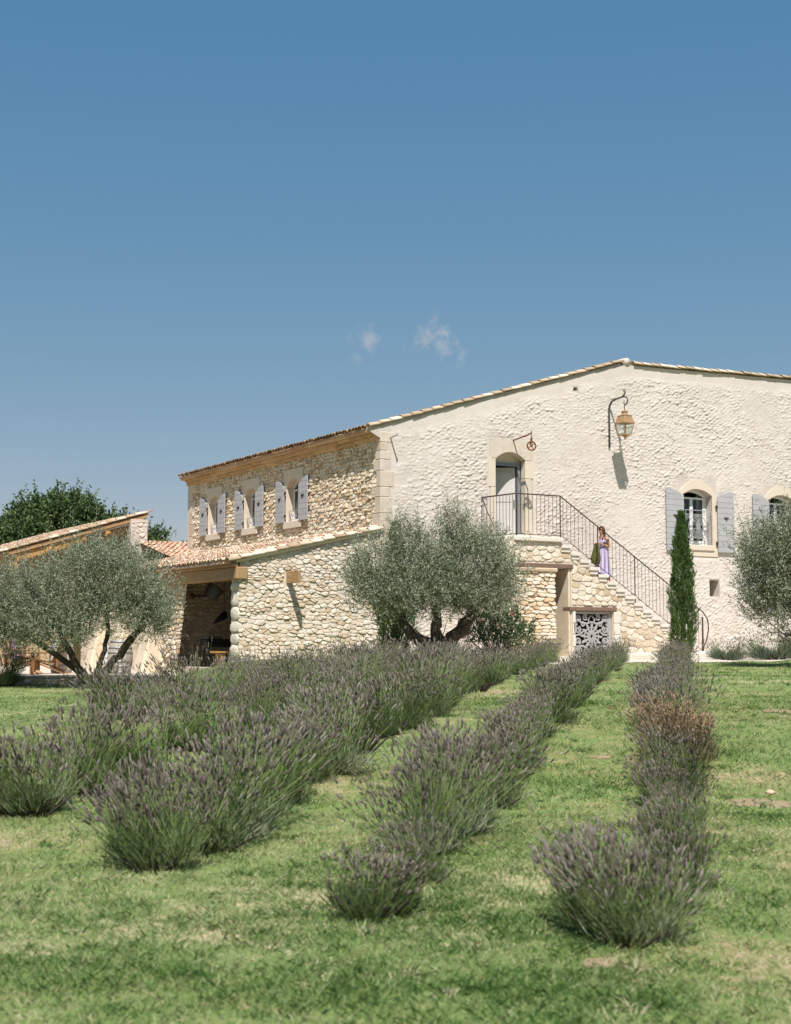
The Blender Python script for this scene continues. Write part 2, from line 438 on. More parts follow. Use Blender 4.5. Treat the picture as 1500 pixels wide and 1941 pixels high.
M_HAIR = mat('brown_hair', [(0.05, 0.024, 0.012), (0.11, 0.055, 0.028)], scale=25, rough=0.5, stretch=(3, 3, 0.5))
M_GREENC = mat('olive_green_cloth', [(0.065, 0.075, 0.014), (0.12, 0.13, 0.028)], scale=9, var=0.6, rough=0.95)
M_SANDAL = mat('tan_leather', [(0.16, 0.075, 0.03), (0.24, 0.12, 0.05)], rough=0.7)
M_NAVY = mat('navy_ribbon', [(0.03, 0.035, 0.10), (0.045, 0.05, 0.14)], rough=0.8)
M_FARHILL = mat('far_scrub', [(0.05, 0.075, 0.03), (0.09, 0.11, 0.05)], scale=0.3, rough=1.0)

# ------------------------------------------------------------------ the ground
def G(l, d):
    """garden position: l metres right of and d metres along the garden's long axis"""
    return CAM[:2] + FH * d + RT * l
PD = [-40, 0, 6, 9, 13.5, 18, 24, 30, 36, 40, 60]
PZ = [-1.25, -1.16, -1.12, -1.08, -0.9, -0.55, -0.33, -0.16, -0.05, 0, 0]
PL = [-1.25, -1.16, -1.12, -1.09, -1.0, -0.88, -0.80, -0.74, -0.69, -0.67, -0.6]
def gz(x, y):
    x = np.asarray(x, float); y = np.asarray(y, float)
    d = (x - CAM[0]) * FH[0] + (y - CAM[1]) * FH[1]
    l = (x - CAM[0]) * RT[0] + (y - CAM[1]) * RT[1]
    a = np.interp(d, PD, PZ); b = np.interp(d, PD, PL)
    t = np.clip((-3.2 - l) / 4.2, 0, 1); t = t * t * (3 - 2 * t)
    far = np.clip((d - 70) / 200, 0, 1)
    z = a * (1 - t) + b * t
    z = z + 0.018 * np.sin(x * 1.9 + 0.7 * y) * np.sin(y * 1.6 - 0.5 * x) + 0.012 * np.sin(3.7 * x + 1) * np.sin(4.1 * y)
    return z * (1 - far) - 1.5 * far
dv = np.unique(np.concatenate([[-900, -300, -100, -40, -15, -5], np.arange(0, 46, 0.4), np.arange(46, 80, 4), [90, 120, 170, 260, 500, 1000, 2500]]))
lv = np.unique(np.concatenate([[-2500, -900, -400, -200, -100, -60, -40, -30, -25], np.arange(-20, 20.1, 0.5), [25, 30, 40, 60, 100, 200, 400, 900, 2500]]))
LL, DD = np.meshgrid(lv, dv)
XY = CAM[:2] + DD[..., None] * FH + LL[..., None] * RT
V = np.concatenate([XY.reshape(-1, 2), gz(XY[..., 0], XY[..., 1]).reshape(-1, 1)], 1)
nl, nd = len(lv), len(dv)
ii, jj = np.meshgrid(np.arange(nd - 1), np.arange(nl - 1), indexing='ij')
b0 = (ii * nl + jj).ravel()
lawn = quick('lawn', V, np.stack([b0, b0 + 1, b0 + nl + 1, b0 + nl], 1), M_LAWN, None, smooth=True)
tag(lawn, kind='structure')

# gravel strip along the house
def gravel_edge(l):
    return 34.0 + 0.42 * (l - 5.3) + 0.12 * math.sin(l * 2.3) + 0.07 * math.sin(l * 5.1)
mb = MB()
ls = np.arange(1.6, 18.01, 0.2); row = []
for l in ls:
    e = gravel_edge(l); r_ = []
    for k in range(14):
        d = e + (50 - e) * k / 13
        p = G(l, d); r_.append((p[0], p[1], float(gz(*p)) + 0.012))
    row.append(r_)
VV = [p for r_ in row for p in r_]
FF = [(i * 14 + k, (i + 1) * 14 + k, (i + 1) * 14 + k + 1, i * 14 + k + 1) for i in range(len(ls) - 1) for k in range(13)]
mb.add(VV, FF)
tag(mb.build('gravel_path', M_GRAVEL), kind='structure')
# terrace on the left, with flagstones
mb = MB(); mb.box(-15, -4.45, 2.2, 22, -1.2, -0.46)
terrace = mb.build('terrace', M_PAVE); tag(terrace, kind='structure')
k = 0
for i in range(10):
    for j in range(3):
        x0 = -14.6 + i * 1.0; y0 = 2.15 + j * 0.95
        q = MB(); q.box(x0 + 0.012, x0 + 0.985, y0 + 0.012, y0 + 0.935, -0.50, -0.452 + random.uniform(-0.003, 0.004))
        q.build('flagstone', M_PAVE, terrace)

# ------------------------------------------------------------------ masonry
def clip_poly(poly, p, n):
    """keep the side of the line through p where (q - p).n <= 0"""
    outp = []
    m = len(poly)
    for i in range(m):
        a = poly[i]; b = poly[(i + 1) % m]
        da = (a[0] - p[0]) * n[0] + (a[1] - p[1]) * n[1]
        db = (b[0] - p[0]) * n[0] + (b[1] - p[1]) * n[1]
        if da <= 0: outp.append(a)
        if (da < 0 < db) or (db < 0 < da):
            t = da / (da - db)
            outp.append((a[0] + (b[0] - a[0]) * t, a[1] + (b[1] - a[1]) * t))
    return outp

def poly_area(p):
    return 0.5 * sum(p[i][0] * p[(i + 1) % len(p)][1] - p[(i + 1) % len(p)][0] * p[i][1] for i in range(len(p)))

def poly_cen(p):
    return (sum(q[0] for q in p) / len(p), sum(q[1] for q in p) / len(p))

def rubble(a0, a1, b0, b1, sw, sh, rng, jit=0.3, aniso=1.0, rects=(), lines=(), mix=0.5):
    """cells of a rubble wall: Voronoi cells of points set out in loose courses, cut at openings and edges"""
    k = sw / sh * aniso
    pts = []
    b = b0
    while b < b1 + sh:
        h = sh * rng.uniform(1 - mix * 0.6, 1 + mix * 0.6)
        a = a0 - sw * rng.uniform(0, 1)
        while a < a1 + sw:
            wd = sw * rng.uniform(1 - mix, 1 + mix)
            pts.append((a + wd / 2 + rng.uniform(-jit, jit) * sw * 0.3, (b + h / 2 + rng.uniform(-jit, jit) * h) * k))
            a += wd
        b += h
    P = np.array(pts)
    cell = sw * 1.6
    grid = {}
    for i, (x, y) in enumerate(pts):
        grid.setdefault((int(x // cell), int(y // cell)), []).append(i)
    cells = []
    for i, (x, y) in enumerate(pts):
        if x < a0 - 0.1 * sw or x > a1 + 0.1 * sw or y / k < b0 - sh * 0.4 or y / k > b1 + sh * 0.4: continue
        near = []
        gx, gy = int(x // cell), int(y // cell)
        for u in (-2, -1, 0, 1, 2):
            for v in (-2, -1, 0, 1, 2):
                near += grid.get((gx + u, gy + v), ())
        near = sorted(((P[j][0] - x) ** 2 + (P[j][1] - y) ** 2, j) for j in near if j != i)[:16]
        poly = [(x - 2 * sw, y - 2 * sw), (x + 2 * sw, y - 2 * sw), (x + 2 * sw, y + 2 * sw), (x - 2 * sw, y + 2 * sw)]
        for d2, j in near:
            qx, qy = P[j]
            poly = clip_poly(poly, ((x + qx) / 2, (y + qy) / 2), (qx - x, qy - y))
            if len(poly) < 3: break
        if len(poly) < 3: continue
        poly = [(p[0], p[1] / k) for p in poly]
        for (px, py, nx, ny) in [(a0, 0, -1, 0), (a1, 0, 1, 0), (0, b0, 0, -1), (0, b1, 0, 1)] + list(lines):
            poly = clip_poly(poly, (px, py), (nx, ny))
            if len(poly) < 3: break
        for (r0, r1, s0, s1) in rects:
            if len(poly) < 3: break
            if max(p[0] for p in poly) <= r0 or min(p[0] for p in poly) >= r1 or max(p[1] for p in poly) <= s0 or min(p[1] for p in poly) >= s1: continue
            c = poly_cen(poly)
            opts = [(r0 - c[0], (r0, 0), (1, 0)), (c[0] - r1, (r1, 0), (-1, 0)), (s0 - c[1], (0, s0), (0, 1)), (c[1] - s1, (0, s1), (0, -1))]
            o_ = max(opts)
            poly = clip_poly(poly, o_[1], o_[2])
        if len(poly) < 3: continue
        if poly_area(poly) < sw * sh * 0.12: continue
        cells.append(poly)
    return cells

def stone_shape(fr, poly, joint, h, rng, low=False, c0=-0.03, lean=0.25):
    """one stone: broken outline, flattish hewn face; returns verts (world), faces"""
    cx, cy = poly_cen(poly)
    wx = max(p[0] for p in poly) - min(p[0] for p in poly); wy = max(p[1] for p in poly) - min(p[1] for p in poly)
    fx = max(0.5, 1 - 2 * joint / max(wx, 1e-3)); fy = max(0.5, 1 - 2 * joint / max(wy, 1e-3))
    poly = [(cx + (p[0] - cx) * fx, cy + (p[1] - cy) * fy) for p in poly]
    q = []
    for p in poly:
        if not q or math.hypot(p[0] - q[-1][0], p[1] - q[-1][1]) > 0.22 * min(wx, wy): q.append(p)
    if len(q) < 4: q = poly
    o_ = []
    m = len(q)
    for i in range(m):
        a, b = q[i], q[(i + 1) % m]
        c = rng.uniform(0.16, 0.34)
        o_.append((a[0] + (b[0] - a[0]) * c, a[1] + (b[1] - a[1]) * c))
        c = rng.uniform(0.16, 0.34)
        o_.append((b[0] + (a[0] - b[0]) * c, b[1] + (a[1] - b[1]) * c))
    n = len(o_)
    V = []
    tx, ty = rng.uniform(-0.3, 0.3), lean * rng.uniform(-0.2, 1.6)
    def hh(p, s):
        return h * s * max(0.25, 1 + tx * (p[0] - cx) / max(wx, .05) * 2 - ty * (p[1] - cy) / max(wy, .05) * 2)
    rings = [(1.0, None), (0.985, 0.70), (0.87, 1.0)] if not low else [(1.0, None), (0.80, 1.0)]
    for (s, z) in rings:
        for p in o_:
            e = rng.uniform(0.94, 1.05)
            x = cx + (p[0] - cx) * s * e; y = cy + (p[1] - cy) * s * e
            V.append(fr.P(x, y, c0 if z is None else hh((x, y), z * rng.uniform(0.8, 1.15))))
    Fs = []
    for r in range(len(rings) - 1):
        for i in range(n):
            j = (i + 1) % n
            Fs.append((r * n + i, r * n + j, (r + 1) * n + j, (r + 1) * n + i))
    base = (len(rings) - 1) * n
    V.append(fr.P(cx + rng.uniform(-.15, .15) * wx, cy + rng.uniform(-.15, .15) * wy, hh((cx, cy), rng.uniform(.95, 1.15))))
    for i in range(n):
        Fs.append((base + i, base + (i + 1) % n, base + n))
    return V, Fs, fr.P(cx, cy, 0)

def lay(fr, cells, parent, mt, joint, hr, seed, low=False, limit=300, lean=0.25, org=(0, 0, 0), smooth=False):
    """the biggest stones as objects of their own, the rest joined"""
    rng = random.Random(seed)
    data = []
    for p in cells:
        c = poly_cen(p); wp = fr.P(c[0], c[1]); d2 = (wp.x - CAM[0]) ** 2 + (wp.y - CAM[1]) ** 2
        data.append((abs(poly_area(p)) / d2, p))
    data.sort(key=lambda t: -t[0])
    rest = MB()
    for i, (_, p) in enumerate(data):
        V, Fs, c = stone_shape(fr, p, joint * rng.uniform(0.6, 1.5), rng.uniform(*hr), rng, low, lean=lean)
        tint = rng.uniform(0.05, 0.95)
        if i < limit:
            q = MB(); q.add(V, Fs, tint)
            o = q.build('stone', mt, parent, smooth, org=tuple(c))
            o.location = (c.x - org[0], c.y - org[1], c.z - org[2])
        else:
            rest.add(V, Fs, tint)
    if rest.v:
        o = rest.build('small_stones', mt, parent, smooth, org=org)
        o['kind'] = 'stuff'

# ------------------------------------------------------------------ roof tiles
def tile_mesh(name, L=0.46, r0=0.075, r1=0.098, th=0.014, n=6, material=None):
    V = []; Fs = []
    for (x, r) in ((0, r0), (L, r1)):
        for rr in (r, r - th):
            for k in range(n + 1):
                a = math.pi * k / n
                V.append((x, rr * math.cos(a), rr * math.sin(a) * 0.82))
    m = n + 1
    for k in range(n):
        Fs.append((k, k + 1, 2 * m + k + 1, 2 * m + k))                      # outside
        Fs.append((m + k + 1, m + k, 3 * m + k, 3 * m + k + 1))              # inside
        Fs.append((2 * m + k, 2 * m + k + 1, 3 * m + k + 1, 3 * m + k))      # lower lip
        Fs.append((k + 1, k, m + k, m + k + 1))                              # upper lip
    Fs += [(0, 2 * m, 3 * m, m), (n, m + n, 3 * m + n, 2 * m + n)]
    me = bpy.data.meshes.new(name)
    me.from_pydata(V, [], Fs)
    for p in me.polygons: p.use_smooth = True
    if material: me.materials.append(material)
    me.update()
    return me

class Slope:
    """a roof plane: origin at the top edge, 'down' along the fall, 'side' along the eaves"""
    def __init__(s, O, down, side):
        s.O = Vector(O); s.d = Vector(down).normalized(); s.s = Vector(side).normalized()
        s.n = s.d.cross(s.s).normalized()
        if s.n.z < 0: s.n = -s.n
    def P(s, x, y, z=0): return s.O + s.d * x + s.s * y + s.n * z
    def M(s, x, y, z=0, tilt=0.0, yaw=0.0, roll=0.0):
        ax = s.d.copy(); az = s.n.copy(); ay = az.cross(ax)
        R = Matrix((ax, ay, az)).transposed().to_4x4()
        R = R @ Matrix.Rotation(tilt, 4, 'Y') @ Matrix.Rotation(yaw, 4, 'Z') @ Matrix.Rotation(roll, 4, 'X')
        R.translation = s.P(x, y, z)
        return R

def tile_object(me, M, parent, name='roof_tile'):
    o = bpy.data.objects.new(name, me)
    COL.objects.link(o); o.parent = parent; o.matrix_local = M
    return o

def tile_field(sl, xs, ys, parent, me, keep, seed, z=0.03, mesh_mat=None):
    """cover tiles in rows; keep(i, j) -> an object of its own, otherwise joined"""
    rng = random.Random(seed)
    base = np.array([v.co[:] for v in me.vertices]); faces = [tuple(p.vertices) for p in me.polygons]
    rest = MB()
    for j, y in enumerate(ys):
        for i, x in enumerate(xs):
            M = sl.M(x + rng.uniform(-0.02, 0.02), y + rng.uniform(-0.012, 0.012), z + rng.uniform(0, 0.012), tilt=-0.045 + rng.uniform(-0.015, 0.015), yaw=rng.uniform(-0.03, 0.03), roll=rng.uniform(-0.08, 0.08))
            if keep(i, j):
                tile_object(me, M, parent)
            else:
                A = np.array(M)
                rest.add([tuple(q) for q in base @ A[:3, :3].T + A[:3, 3]], faces, rng.uniform(0.02, 0.98))
    if rest.v:
        o = rest.build('tile_field', mesh_mat or me.materials[0], parent, True); o['kind'] = 'stuff'

def channel_sheet(sl, x0, x1, y0, y1, pitch, parent, m, amp=0.035):
    """the under tiles: a trough between every pair of covers"""
    q = MB(); V = []; n = int((y1 - y0) / pitch * 4)
    for i in range(n + 1):
        y = y0 + (y1 - y0) * i / n
        z = amp * math.cos(2 * math.pi * (y - y0) / pitch)
        for x in (x0, x1):
            V.append(sl.P(x, y, z)); V.append(sl.P(x, y, z - 0.02))
    Fs = []
    for i in range(n):
        a = i * 4; b = a + 4
        Fs += [(a, b, b + 2, a + 2), (a + 1, a + 3, b + 3, b + 1), (a + 2, b + 2, b + 3, a + 3), (a, a + 1, b + 1, b)]
    q.add(V, Fs)
    return q.build('under_tiles', m, parent, True)

T_FIELD = tile_mesh('roof_tile', material=M_TILE)
T_VERGE = tile_mesh('roof_tile', L=0.50, r0=0.100, r1=0.126, material=M_TILEV)
T_LV = [tile_mesh('verge_tile', L=0.52, r0=0.112, r1=0.138, material=m_) for m_ in (M_TILEV, M_TILE, M_TILEV, M_TILEV)]
T_EAVE = tile_mesh('roof_tile', L=0.46, material=M_TILED)

# ------------------------------------------------------------------ joinery shared by the windows
def shutter(fr, a0, a1, b0, b_low, b_high, outer, parent, c0=0.035, boards=11, handle=True):
    """ledged shutter of horizontal boards; the top is a quarter arch, high on the outer edge ('l' or 'r')"""
    q = MB()
    # two battens behind carry the boards and make the shutter one piece
    for s in (0.22, 0.78):
        fr.box(q, a0 + (a1 - a0) * s - 0.03, a0 + (a1 - a0) * s + 0.03, b0 + 0.06, b_low - 0.08, c0 - 0.02, c0)
    sh = q.build('shutter', M_SHUT, parent)
    def top(a):
        t = (a - a0) / (a1 - a0)
        if outer == 'l': t = 1 - t           # t = 1 on the outer edge
        return b_low + (b_high - b_low) * (1 - (1 - t) ** 2)
    step = (b_high - b0) / boards
    for i in range(boards):
        z0 = b0 + i * step + 0.004; z1 = b0 + (i + 1) * step - 0.004
        pts = [(a0, z0)]
        tops = []
        for k in range(7):
            a = a0 + (a1 - a0) * k / 6
            tops.append((a, min(z1, top(a))))
        tops = [p for p in tops if p[1] > z0 + 0.003]
        if len(tops) < 2: continue
        pts = [(tops[0][0], z0), (tops[-1][0], z0)] + tops[::-1]
        if all(abs(t[1] - z1) < 1e-6 for t in tops): pts = [(a0, z0), (a1, z0), (a1, z1), (a0, z1)]
        w_ = MB(); fr.prism(w_, pts, c0 + 0.001, c0 + 0.032 + random.uniform(-0.001, 0.001))
        w_.build('board', M_SHUT, sh)
    if handle:
        am = (a0 + a1) / 2; bm_ = b0 + (b_high - b0) * 0.56
        w_ = MB(); fr.box(w_, am - 0.10, am + 0.10, bm_, bm_ + 0.03, c0 + 0.034, c0 + 0.055)
        fr.prism(w_, [(am - 0.05, bm_ - 0.001), (am + 0.05, bm_ - 0.001), (am + 0.015, bm_ - 0.07), (am - 0.015, bm_ - 0.07)], c0 + 0.034, c0 + 0.06)
        w_.build('latch', M_DARKIRON, sh)
    for s in (0.14, 0.80):
        ai = a1 if outer == 'l' else a0
        sg = 1 if outer == 'l' else -1
        w_ = MB(); bz = b0 + (b_low - b0) * s
        fr.box(w_, min(ai, ai + sg * 0.07), max(ai, ai + sg * 0.07), bz, bz + 0.09, c0 - 0.015, c0 + 0.03)
        w_.build('hinge', M_DARKIRON, sh)
    return sh

def casement(fr, a0, a1, b0, bs, rise, c, parent, curtain=None):
    """white two-leaf casement set back in the opening"""
    q = MB(); out_ = arch(a0, a1, b0, bs, rise); t = 0.07
    hole = arch(a0 + t, a1 - t, b0 + t, bs - t * 0.6, max(rise - t * 0.5, 0.01))
    fr.plate(q, out_, [hole], c - 0.06, c)
    win = q.build('window', M_WHITE, parent)
    am = (a0 + a1) / 2
    for (l, r) in ((a0 + t + 0.006, am - 0.004), (am + 0.004, a1 - t - 0.006)):
        q = MB(); top = bs - 0.05
        fr.plate(q, [(l, b0 + t + .006), (r, b0 + t + .006), (r, top), (l, top)], [[(l + 0.06, b0 + t + 0.09), (r - 0.06, b0 + t + 0.09), (r - 0.06, top - 0.06), (l + 0.06, top - 0.06)]], c - 0.045, c - 0.012)
        q.build('sash', M_WHITE, win)
        q = MB(); fr.box(q, l + 0.055, r - 0.055, b0 + t + 0.085, top - 0.055, c - 0.034, c - 0.028)
        q.build('pane', GLASS, win)
    if curtain:
        q = MB(); V = []
        n = 18
        for i in range(n + 1):
            a = curtain[0] + (curtain[1] - curtain[0]) * i / n
            for b in (b0 + 0.1, bs + rise):
                V.append(fr.P(a, b, c - 0.22 + 0.03 * math.sin(i * 1.9)))
        q.add(V, [(2 * i, 2 * i + 2, 2 * i + 3, 2 * i + 1) for i in range(n)])
        q.build('curtain', M_CURTAIN, win, True)
    return win

def ribbon(fr, mb, pts, wd, c0, c1, closed=False):
    """flat bar of width wd following a 2D line in the wall's plane"""
    n = len(pts); Lf = []; Rt = []
    for i in range(n):
        a = pts[(i - 1) % n] if (i or closed) else pts[0]; b = pts[(i + 1) % n] if (i < n - 1 or closed) else pts[-1]
        dx, dy = b[0] - a[0], b[1] - a[1]; l = math.hypot(dx, dy) or 1
        w_ = wd[i] if hasattr(wd, '__len__') else wd
        Lf.append((pts[i][0] - dy / l * w_ / 2, pts[i][1] + dx / l * w_ / 2)); Rt.append((pts[i][0] + dy / l * w_ / 2, pts[i][1] - dx / l * w_ / 2))
    V = [fr.P(*p, c1) for p in Lf] + [fr.P(*p, c1) for p in Rt] + [fr.P(*p, c0) for p in Lf] + [fr.P(*p, c0) for p in Rt]
    Fs = []
    for i in range(n if closed else n - 1):
        j = (i + 1) % n
        Fs += [(i, n + i, n + j, j), (2 * n + i, 2 * n + j, 3 * n + j, 3 * n + i), (i, j, 2 * n + j, 2 * n + i), (n + i, 3 * n + i, 3 * n + j, n + j)]
    return mb.add(V, Fs)

def spiral(cx, cy, r0, r1, a0, turns, n=18):
    return [(cx + (r0 + (r1 - r0) * i / n) * math.cos(a0 + turns * 2 * math.pi * i / n), cy + (r0 + (r1 - r0) * i / n) * math.sin(a0 + turns * 2 * math.pi * i / n)) for i in range(n + 1)]

# ------------------------------------------------------------------ the farmhouse
house = empty('farmhouse', (0, 0, 0), 'large stone farmhouse with limewashed gable, clay roof and grey shutters', 'house')
GA = Frame((0, 0, 0), (1, 0, 0), (0, -1, 0))          # gable wall: a = x
EA = Frame((0, 0, 0), (0, -1, 0), (-1, 0, 0))         # eaves wall: a = -y
RX, RZ = 9.22, 9.42                                   # top of the wall under the ridge
def verge(x):                                         # top edge of the gable wall
    return 6.66 + (RZ - 6.66) * (x / RX) if x < RX else RZ - 0.06 + 0.03 * (x - RX)
XE = 19.5
W1 = arch(11.45, 12.74, 3.62, 5.28, 0.20)
W2 = arch(15.33, 16.62, 3.62, 5.28, 0.20)
DO = arch(3.90, 5.14, 3.50, 6.02, 0.24)
NI = [(12.58, 1.94), (13.0, 1.94), (13.0, 2.47), (12.58, 2.47)]
HO = [(6.97, 8.32), (7.16, 8.34), (7.13, 8.45), (7.0, 8.44)]
q = MB()
outer = [(0.001, -1.0), (XE, -1.0), (XE, verge(XE)), (RX + 0.02, verge(RX + 0.02)), (RX, RZ), (0.001, verge(0))]
GA.plate(q, outer, [DO, W1, W2, NI, HO], -0.5, 0.0, [-0.5, -0.34, -0.34, -0.5, -0.3])
for lp, c in ((NI, -0.5), (HO, -0.3)):
    q.add([GA.P(a, b, c) for a, b in lp], [tuple(range(len(lp)))])
gable = q.build('gable_wall', M_LIME, house)
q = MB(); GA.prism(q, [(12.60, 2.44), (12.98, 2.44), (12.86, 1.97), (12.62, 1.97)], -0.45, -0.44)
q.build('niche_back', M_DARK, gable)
# stones showing through the limewash
cells = rubble(0.35, 17.6, -0.1, 9.3, 0.215, 0.088, random.Random(3), jit=0.5, aniso=0.7,
               rects=[(3.62, 5.45, 3.4, 6.62), (11.05, 13.12, 3.1, 5.85), (14.95, 17.0, 3.1, 5.85), (12.52, 13.05, 1.88, 2.53), (6.93, 7.2, 8.28, 8.5), (-0.1, 1.0, 4.9, 5.2), (-0.1, 1.0, 5.55, 5.9)],
               lines=[(0, 6.36, -(RZ - 6.66) / RX, 1), (RX, 8.93, -0.03, 1)], mix=0.55)
# the wall face itself is a worked relief: every buried stone swells the render a little
def gable_relief(cells):
    rng = np.random.default_rng(13)
    cen = np.array([poly_cen(c) for c in cells]); ext = np.array([[max(p[0] for p in c) - min(p[0] for p in c), max(p[1] for p in c) - min(p[1] for p in c)] for c in cells])
    amp = 0.013 + 0.022 * rng.random(len(cells)) ** 1.2; amp[rng.random(len(cells)) < 0.08] *= 0.3
    order = np.argsort(-ext[:, 0] * ext[:, 1] * (amp > 0.018))[:300]
    own = np.zeros(len(cells), bool); own[order] = True
    tx = rng.uniform(-.5, .5, len(cells)); ty = rng.uniform(-.1, .75, len(cells)); ph = rng.uniform(0, 6.28, len(cells))
    step = 0.030
    A = np.arange(0.30, 18.0, step); Bz = np.arange(-0.2, 9.42, step * 0.72)
    H = np.zeros((len(Bz), len(A))); TN = np.full(H.shape, 0.5); tt = rng.normal(-.05, .17, len(cells))
    k = 2.2
    for r, b in enumerate(Bz):
        sel = np.where(np.abs(cen[:, 1] - b) < 0.26)[0]
        if len(sel) < 3: continue
        wob = 0.03 * np.sin(A * 9 + b * 13) + 0.025 * np.sin(A * 23 - b * 31)
        da = (A[:, None] + wob[:, None] - cen[sel, 0][None]) ; db = (b + 0.5 * wob[:, None] - cen[sel, 1][None]) * k
        D = np.sqrt(da * da + db * db)
        ix = np.argpartition(D, 2, axis=1)[:, :2]
        d2 = np.take_along_axis(D, ix, 1); o2 = np.argsort(d2, 1); ix = np.take_along_axis(ix, o2, 1); d2 = np.take_along_axis(d2, o2, 1)
        f1, f2 = d2[:, 0], d2[:, 1]; i1 = sel[ix[:, 0]]
        edge = np.clip((f2 - f1 - .008) / 0.05, 0, 1); edge = edge * edge * (3 - 2 * edge)
        cut = np.clip((0.22 - f1) / 0.05, 0, 1)
        tilt = 1 + tx[i1] * (A - cen[i1, 0]) / .17 * .5 - ty[i1] * (b - cen[i1, 1]) / .045 * .42
        patch = 0.72 + 0.42 * np.sin(A * .9 + 1.7 * np.sin(b * .8)) * np.sin(b * 1.3 + .8 * np.sin(A * .6)) + .14 * np.sin(A * 2.9 + b * 2.1)
        h = amp[i1] * edge * cut * np.clip(tilt, 0.05, 1.9) * patch
        h *= 0.8 + 0.3 * np.sin(A * 31 + ph[i1]) * np.sin(b * 43 + ph[i1])
        h[own[i1]] *= 0.8
        H[r] = h; TN[r] = 0.5 + edge * cut * tt[i1]
    H += 0.006 * (np.sin(A[None] * 3.1 + 2 * np.sin(Bz[:, None] * 1.7)) * np.sin(Bz[:, None] * 3.7 + A[None])) + 0.006
    AA, BB = np.meshgrid(A, Bz)
    top = np.where(AA < RX, 6.66 + (RZ - 6.66) * AA / RX, RZ - 0.06 + 0.03 * (AA - RX))
    tp = np.clip((top - 0.30 + 0.06 * np.sin(AA * 2.7) - BB) / 0.25, 0, 1)
    mask = tp.copy()
    inside = np.zeros_like(AA, bool)
    for (r0, r1, s0, s1) in [(3.70, 5.40, 3.4, 6.57), (11.22, 12.97, 3.24, 5.80), (15.10, 16.85, 3.24, 5.80)]:
        dd = np.maximum(np.maximum(r0 - AA, AA - r1), np.maximum(s0 - BB, BB - s1)); mask *= np.clip(dd / 0.12, 0, 1); inside |= dd < -0.05
    for (r0, r1, s0, s1) in [(12.57, 13.01, 1.93, 2.48), (6.96, 7.17, 8.31, 8.46)]:
        dd = np.maximum(np.maximum(r0 - AA, AA - r1), np.maximum(s0 - BB, BB - s1)); inside |= dd < 0.005
    inside |= BB > top - 0.02
    mask *= np.clip((AA - 0.30) / 0.25, 0, 1)
    C_ = 0.003 + H * mask
    V = np.stack([AA, -C_, BB], -1).reshape(-1, 3)
    nb, na = AA.shape
    ii, jj = np.meshgrid(np.arange(nb - 1), np.arange(na - 1), indexing='ij')
    b_ = (ii * na + jj).ravel()
    Fq = np.stack([b_, b_ + 1, b_ + na + 1, b_ + na], 1)
    ok = ~inside.ravel()[Fq].any(1)
    quick('rubble_face', V, Fq[ok], M_LIME, gable, tint=np.clip(TN, .02, .98).ravel(), smooth=True)
    return [cells[i] for i in order], [amp[i] for i in order]
big, amps = gable_relief(cells)
rg_ = random.Random(14)
for p, am in zip(big, amps):
    V_, F_s, c = stone_shape(GA, p, 0.016, am * 0.78, rg_, lean=0.22, c0=-0.005)
    q = MB(); q.add(V_, F_s, rg_.uniform(.4, .58)); o = q.build('stone', M_LIME, gable, False, org=tuple(c)); o.location = c

# far, back and right walls close the house
q = MB(); q.box(0.0, XE, 14.2, 14.6, -1, 6.6); q.build('rear_wall', M_MORTARP, house)
q = MB(); q.box(XE - 0.5, XE - 0.002, 0.502, 14.19, -1, 9.0); q.build('side_wall', M_LIME, house)
q = MB(); q.box(0.51, XE - 0.51, 0.55, 14.1, 3.2, 3.5); q.build('upper_floor', M_DARK, house)

# eaves wall with the three windows
EW = []
wins = [12.0, 8.86, 5.6]
for yc in wins:
    EW.append(arch(-yc - 0.60, -yc + 0.60, 4.20, 5.46, 0.30))
q = MB()
EA.plate(q, [(-14.35, -1), (-0.002, -1), (-0.002, 6.62), (-14.35, 6.62)], EW, -0.5, -0.01, [-0.5] * 3)
eaves = q.build('eaves_wall', M_MORTAR, house)
rects = []
for yc in wins:
    rects += [(-yc - 0.72, -yc + 0.72, 4.06, 6.0)]
cells = rubble(-14.0, -0.30, 3.4, 6.5, 0.18, 0.105, random.Random(21), jit=0.36, aniso=1.0, rects=rects, mix=0.5)
lay(EA, cells, eaves, M_STONE, 0.005, (0.012, 0.055), 8, lean=0.3)
# quoins: long and short blocks turning the near corner
z = 0.0; i = 0
rq = random.Random(5)
while z < 6.3:
    h = rq.uniform(0.24, 0.48)
    la = 0.32 if i % 2 else 0.13; lb = 0.26 if i % 2 else 0.46
    q = MB(); q.box(-0.052, la + rq.uniform(-0.10, 0.12), -0.012, lb + rq.uniform(-0.08, 0.12), z + 0.006, z + h - 0.006)
    q.build('quoin', M_QUOIN, house, bevel=0.012)
    z += h; i += 1
z = 3.5; i = 0
while z < 6.3:
    h = rq.uniform(0.36, 0.50); lb = 0.32 if i % 2 else 0.55
    q = MB(); q.box(-0.04, 0.3, 14.36 - lb, 14.38, z + 0.006, z + h - 0.006); q.build('quoin', M_QUOIN, house, bevel=0.012)
    z += h; i += 1

